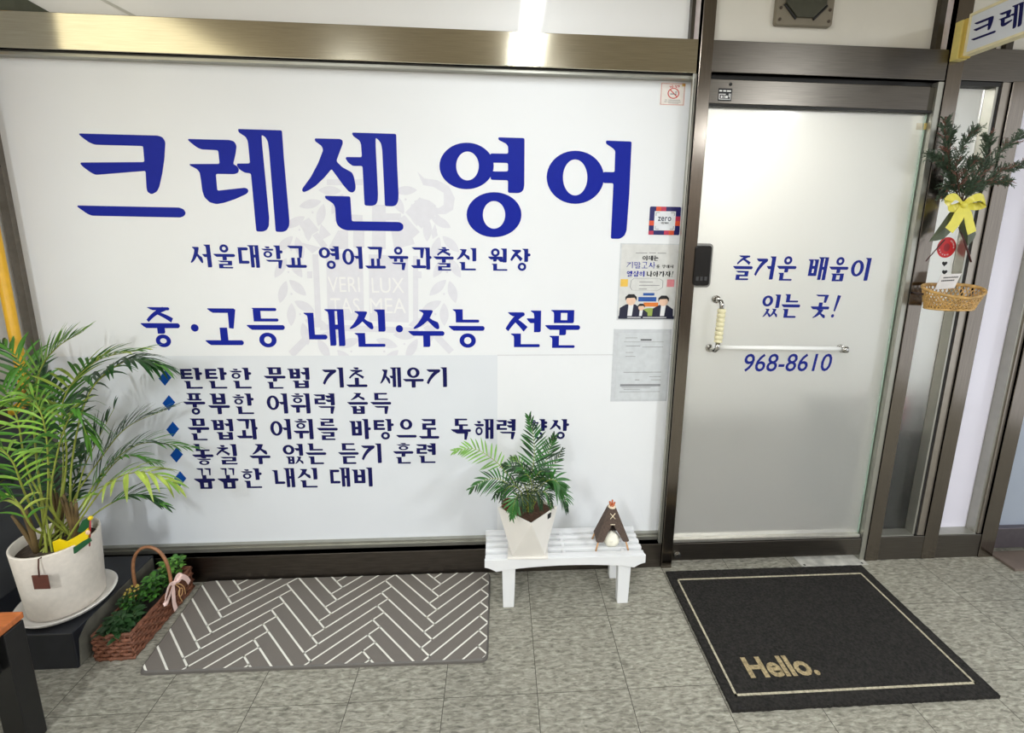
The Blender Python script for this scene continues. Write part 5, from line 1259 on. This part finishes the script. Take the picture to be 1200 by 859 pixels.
for v, r_2 in ((0, .0052), (0.04, .0046), (0.5, .0022), (0.97, .0042)):
    pts = [bkpt(2*PI*i/40, v) for i in range(41)]; q.tube(pts, r_2, 6, 0, False)
bot = [bkpt(2*PI*i/40, 0.98) for i in range(40)]; q.add(bot+[p+V(0,0,-.002) for p in bot], [tuple(range(40)), tuple(range(79, 39, -1))])
q.build('woven_bowl', BAM, bb)
q = MB(); q.tube([bkpt(PI*0.98, 0.3)+V(-.003, 0, 0), bkpt(PI, .3)+V(-.03, .02, .004), V(1.72, -0.01, bzt-0.02)], 0.004, 8); q.build('side_hook', mat('dark_brown_hook', (62, 46, 40), 0.6), bb)
# note card in the basket
t = empty('note_card', on_wall(1110, 330, -0.06), 'white note card with two printed lines, standing in the bamboo basket', 'card')
A, Bq, Cq, D = on_wall(1096, 336, -0.060), on_wall(1119, 334, -0.060), on_wall(1127, 320.5, -0.058), on_wall(1103, 321.5, -0.058)
A = A+V(0, 0, -0.012); Bq = Bq+V(0, 0, -0.012)
q = MB(); q.add([A, Bq, Cq, D]+[p+V(0, .001, 0) for p in (A, Bq, Cq, D)], [(0,1,2,3),(7,6,5,4),(0,4,5,1),(1,5,6,2),(2,6,7,3),(3,7,4,0)]); q.build('paper', mat('card_white', (212, 208, 206), 0.5), t, fix=False)
q = MB()
for v0, u0, u1 in ((0.72, .18, .92), (0.52, .14, .80)):
    L1 = lambda u, v: (A.lerp(Bq, u)).lerp(D.lerp(Cq, u), v)+V(0, -0.0006, 0)
    for k in range(9):
        ua = u0+(u1-u0)*k/9; ub = ua+(u1-u0)/9*0.7
        q.add([L1(ua, v0), L1(ub, v0), L1(ub, v0+0.09), L1(ua, v0+0.09)], [(0,1,2,3)])
q.build('printed_line', INK, t, fix=False)
# red round sticker, black hearts on the pane
c = on_wall(1109, 290, GY); rx = 0.042
t = empty('round_red_sticker', c, 'round red sticker with white ring lettering on the narrow pane, above the bamboo basket', 'sticker')
q = MB(); q.prism(ell(c.x, c.z, rx, rx*1.02, 40), lambda x, z, h: V(x, GY-0.0003-h, z), 0.0006); q.build('disc', mat('sticker_red', (200, 28, 34), 0.4), t, fix=False)
q = MB()
for i in range(10):
    a = math.radians(60-i*15) if i < 5 else math.radians(200+(i-5)*22)
    ox, oz = c.x+rx*0.74*math.cos(a), c.z+rx*0.74*math.sin(a); tx_, tz_ = -math.sin(a), math.cos(a)
    for k, (du, dv, lu, lv) in enumerate(((-.0028, -.003, .0012, .006), (.0016, -.003, .0012, .006), (-.0028, -.0006, .0056, .0013))):
        if (i+k) % 4 == 3: continue
        pts = [(du, dv), (du+lu, dv), (du+lu, dv+lv), (du, dv+lv)]
        q.prism([(ox+u*tx_+v*math.cos(a), oz+u*tz_+v*math.sin(a)) for u, v in pts], lambda x, z, h: V(x, GY-0.0010-h, z), 0.0003)
q.build('ring_lettering', WHITE, t, fix=False)
q = MB(); q.prism(ell(c.x+.001, c.z, rx*0.32, rx*0.4, 20), lambda x, z, h: V(x, GY-0.0010-h, z), 0.0003); q.build('centre_mark', mat('dark_red_mark', (148, 20, 28), 0.4), t, fix=False)
HL = ['black heart sticker just below the round red sticker', 'second black heart sticker, behind the top edge of the note card', 'lowest black heart sticker, behind the bamboo basket rim']
for (hx_, hy_), lab in zip(((1107, 309), (1107, 319), (1108, 334)), HL):
    c = on_wall(hx_, hy_, GY-0.001); s_ = 0.0125
    P = []
    for i in range(28):
        a = 2*PI*i/28; P.append((c.x+s_*0.062*16*math.sin(a)**3*0.95, c.z+s_*0.058*(13*math.cos(a)-5*math.cos(2*a)-2*math.cos(3*a)-math.cos(4*a))))
    q = MB(); q.prism(P, lambda x, z, h: V(x, GY-0.0003-h, z), 0.0008)
    tag(q.build('heart_sticker', INK, fix=False), lab, 'sticker', 'black heart stickers')
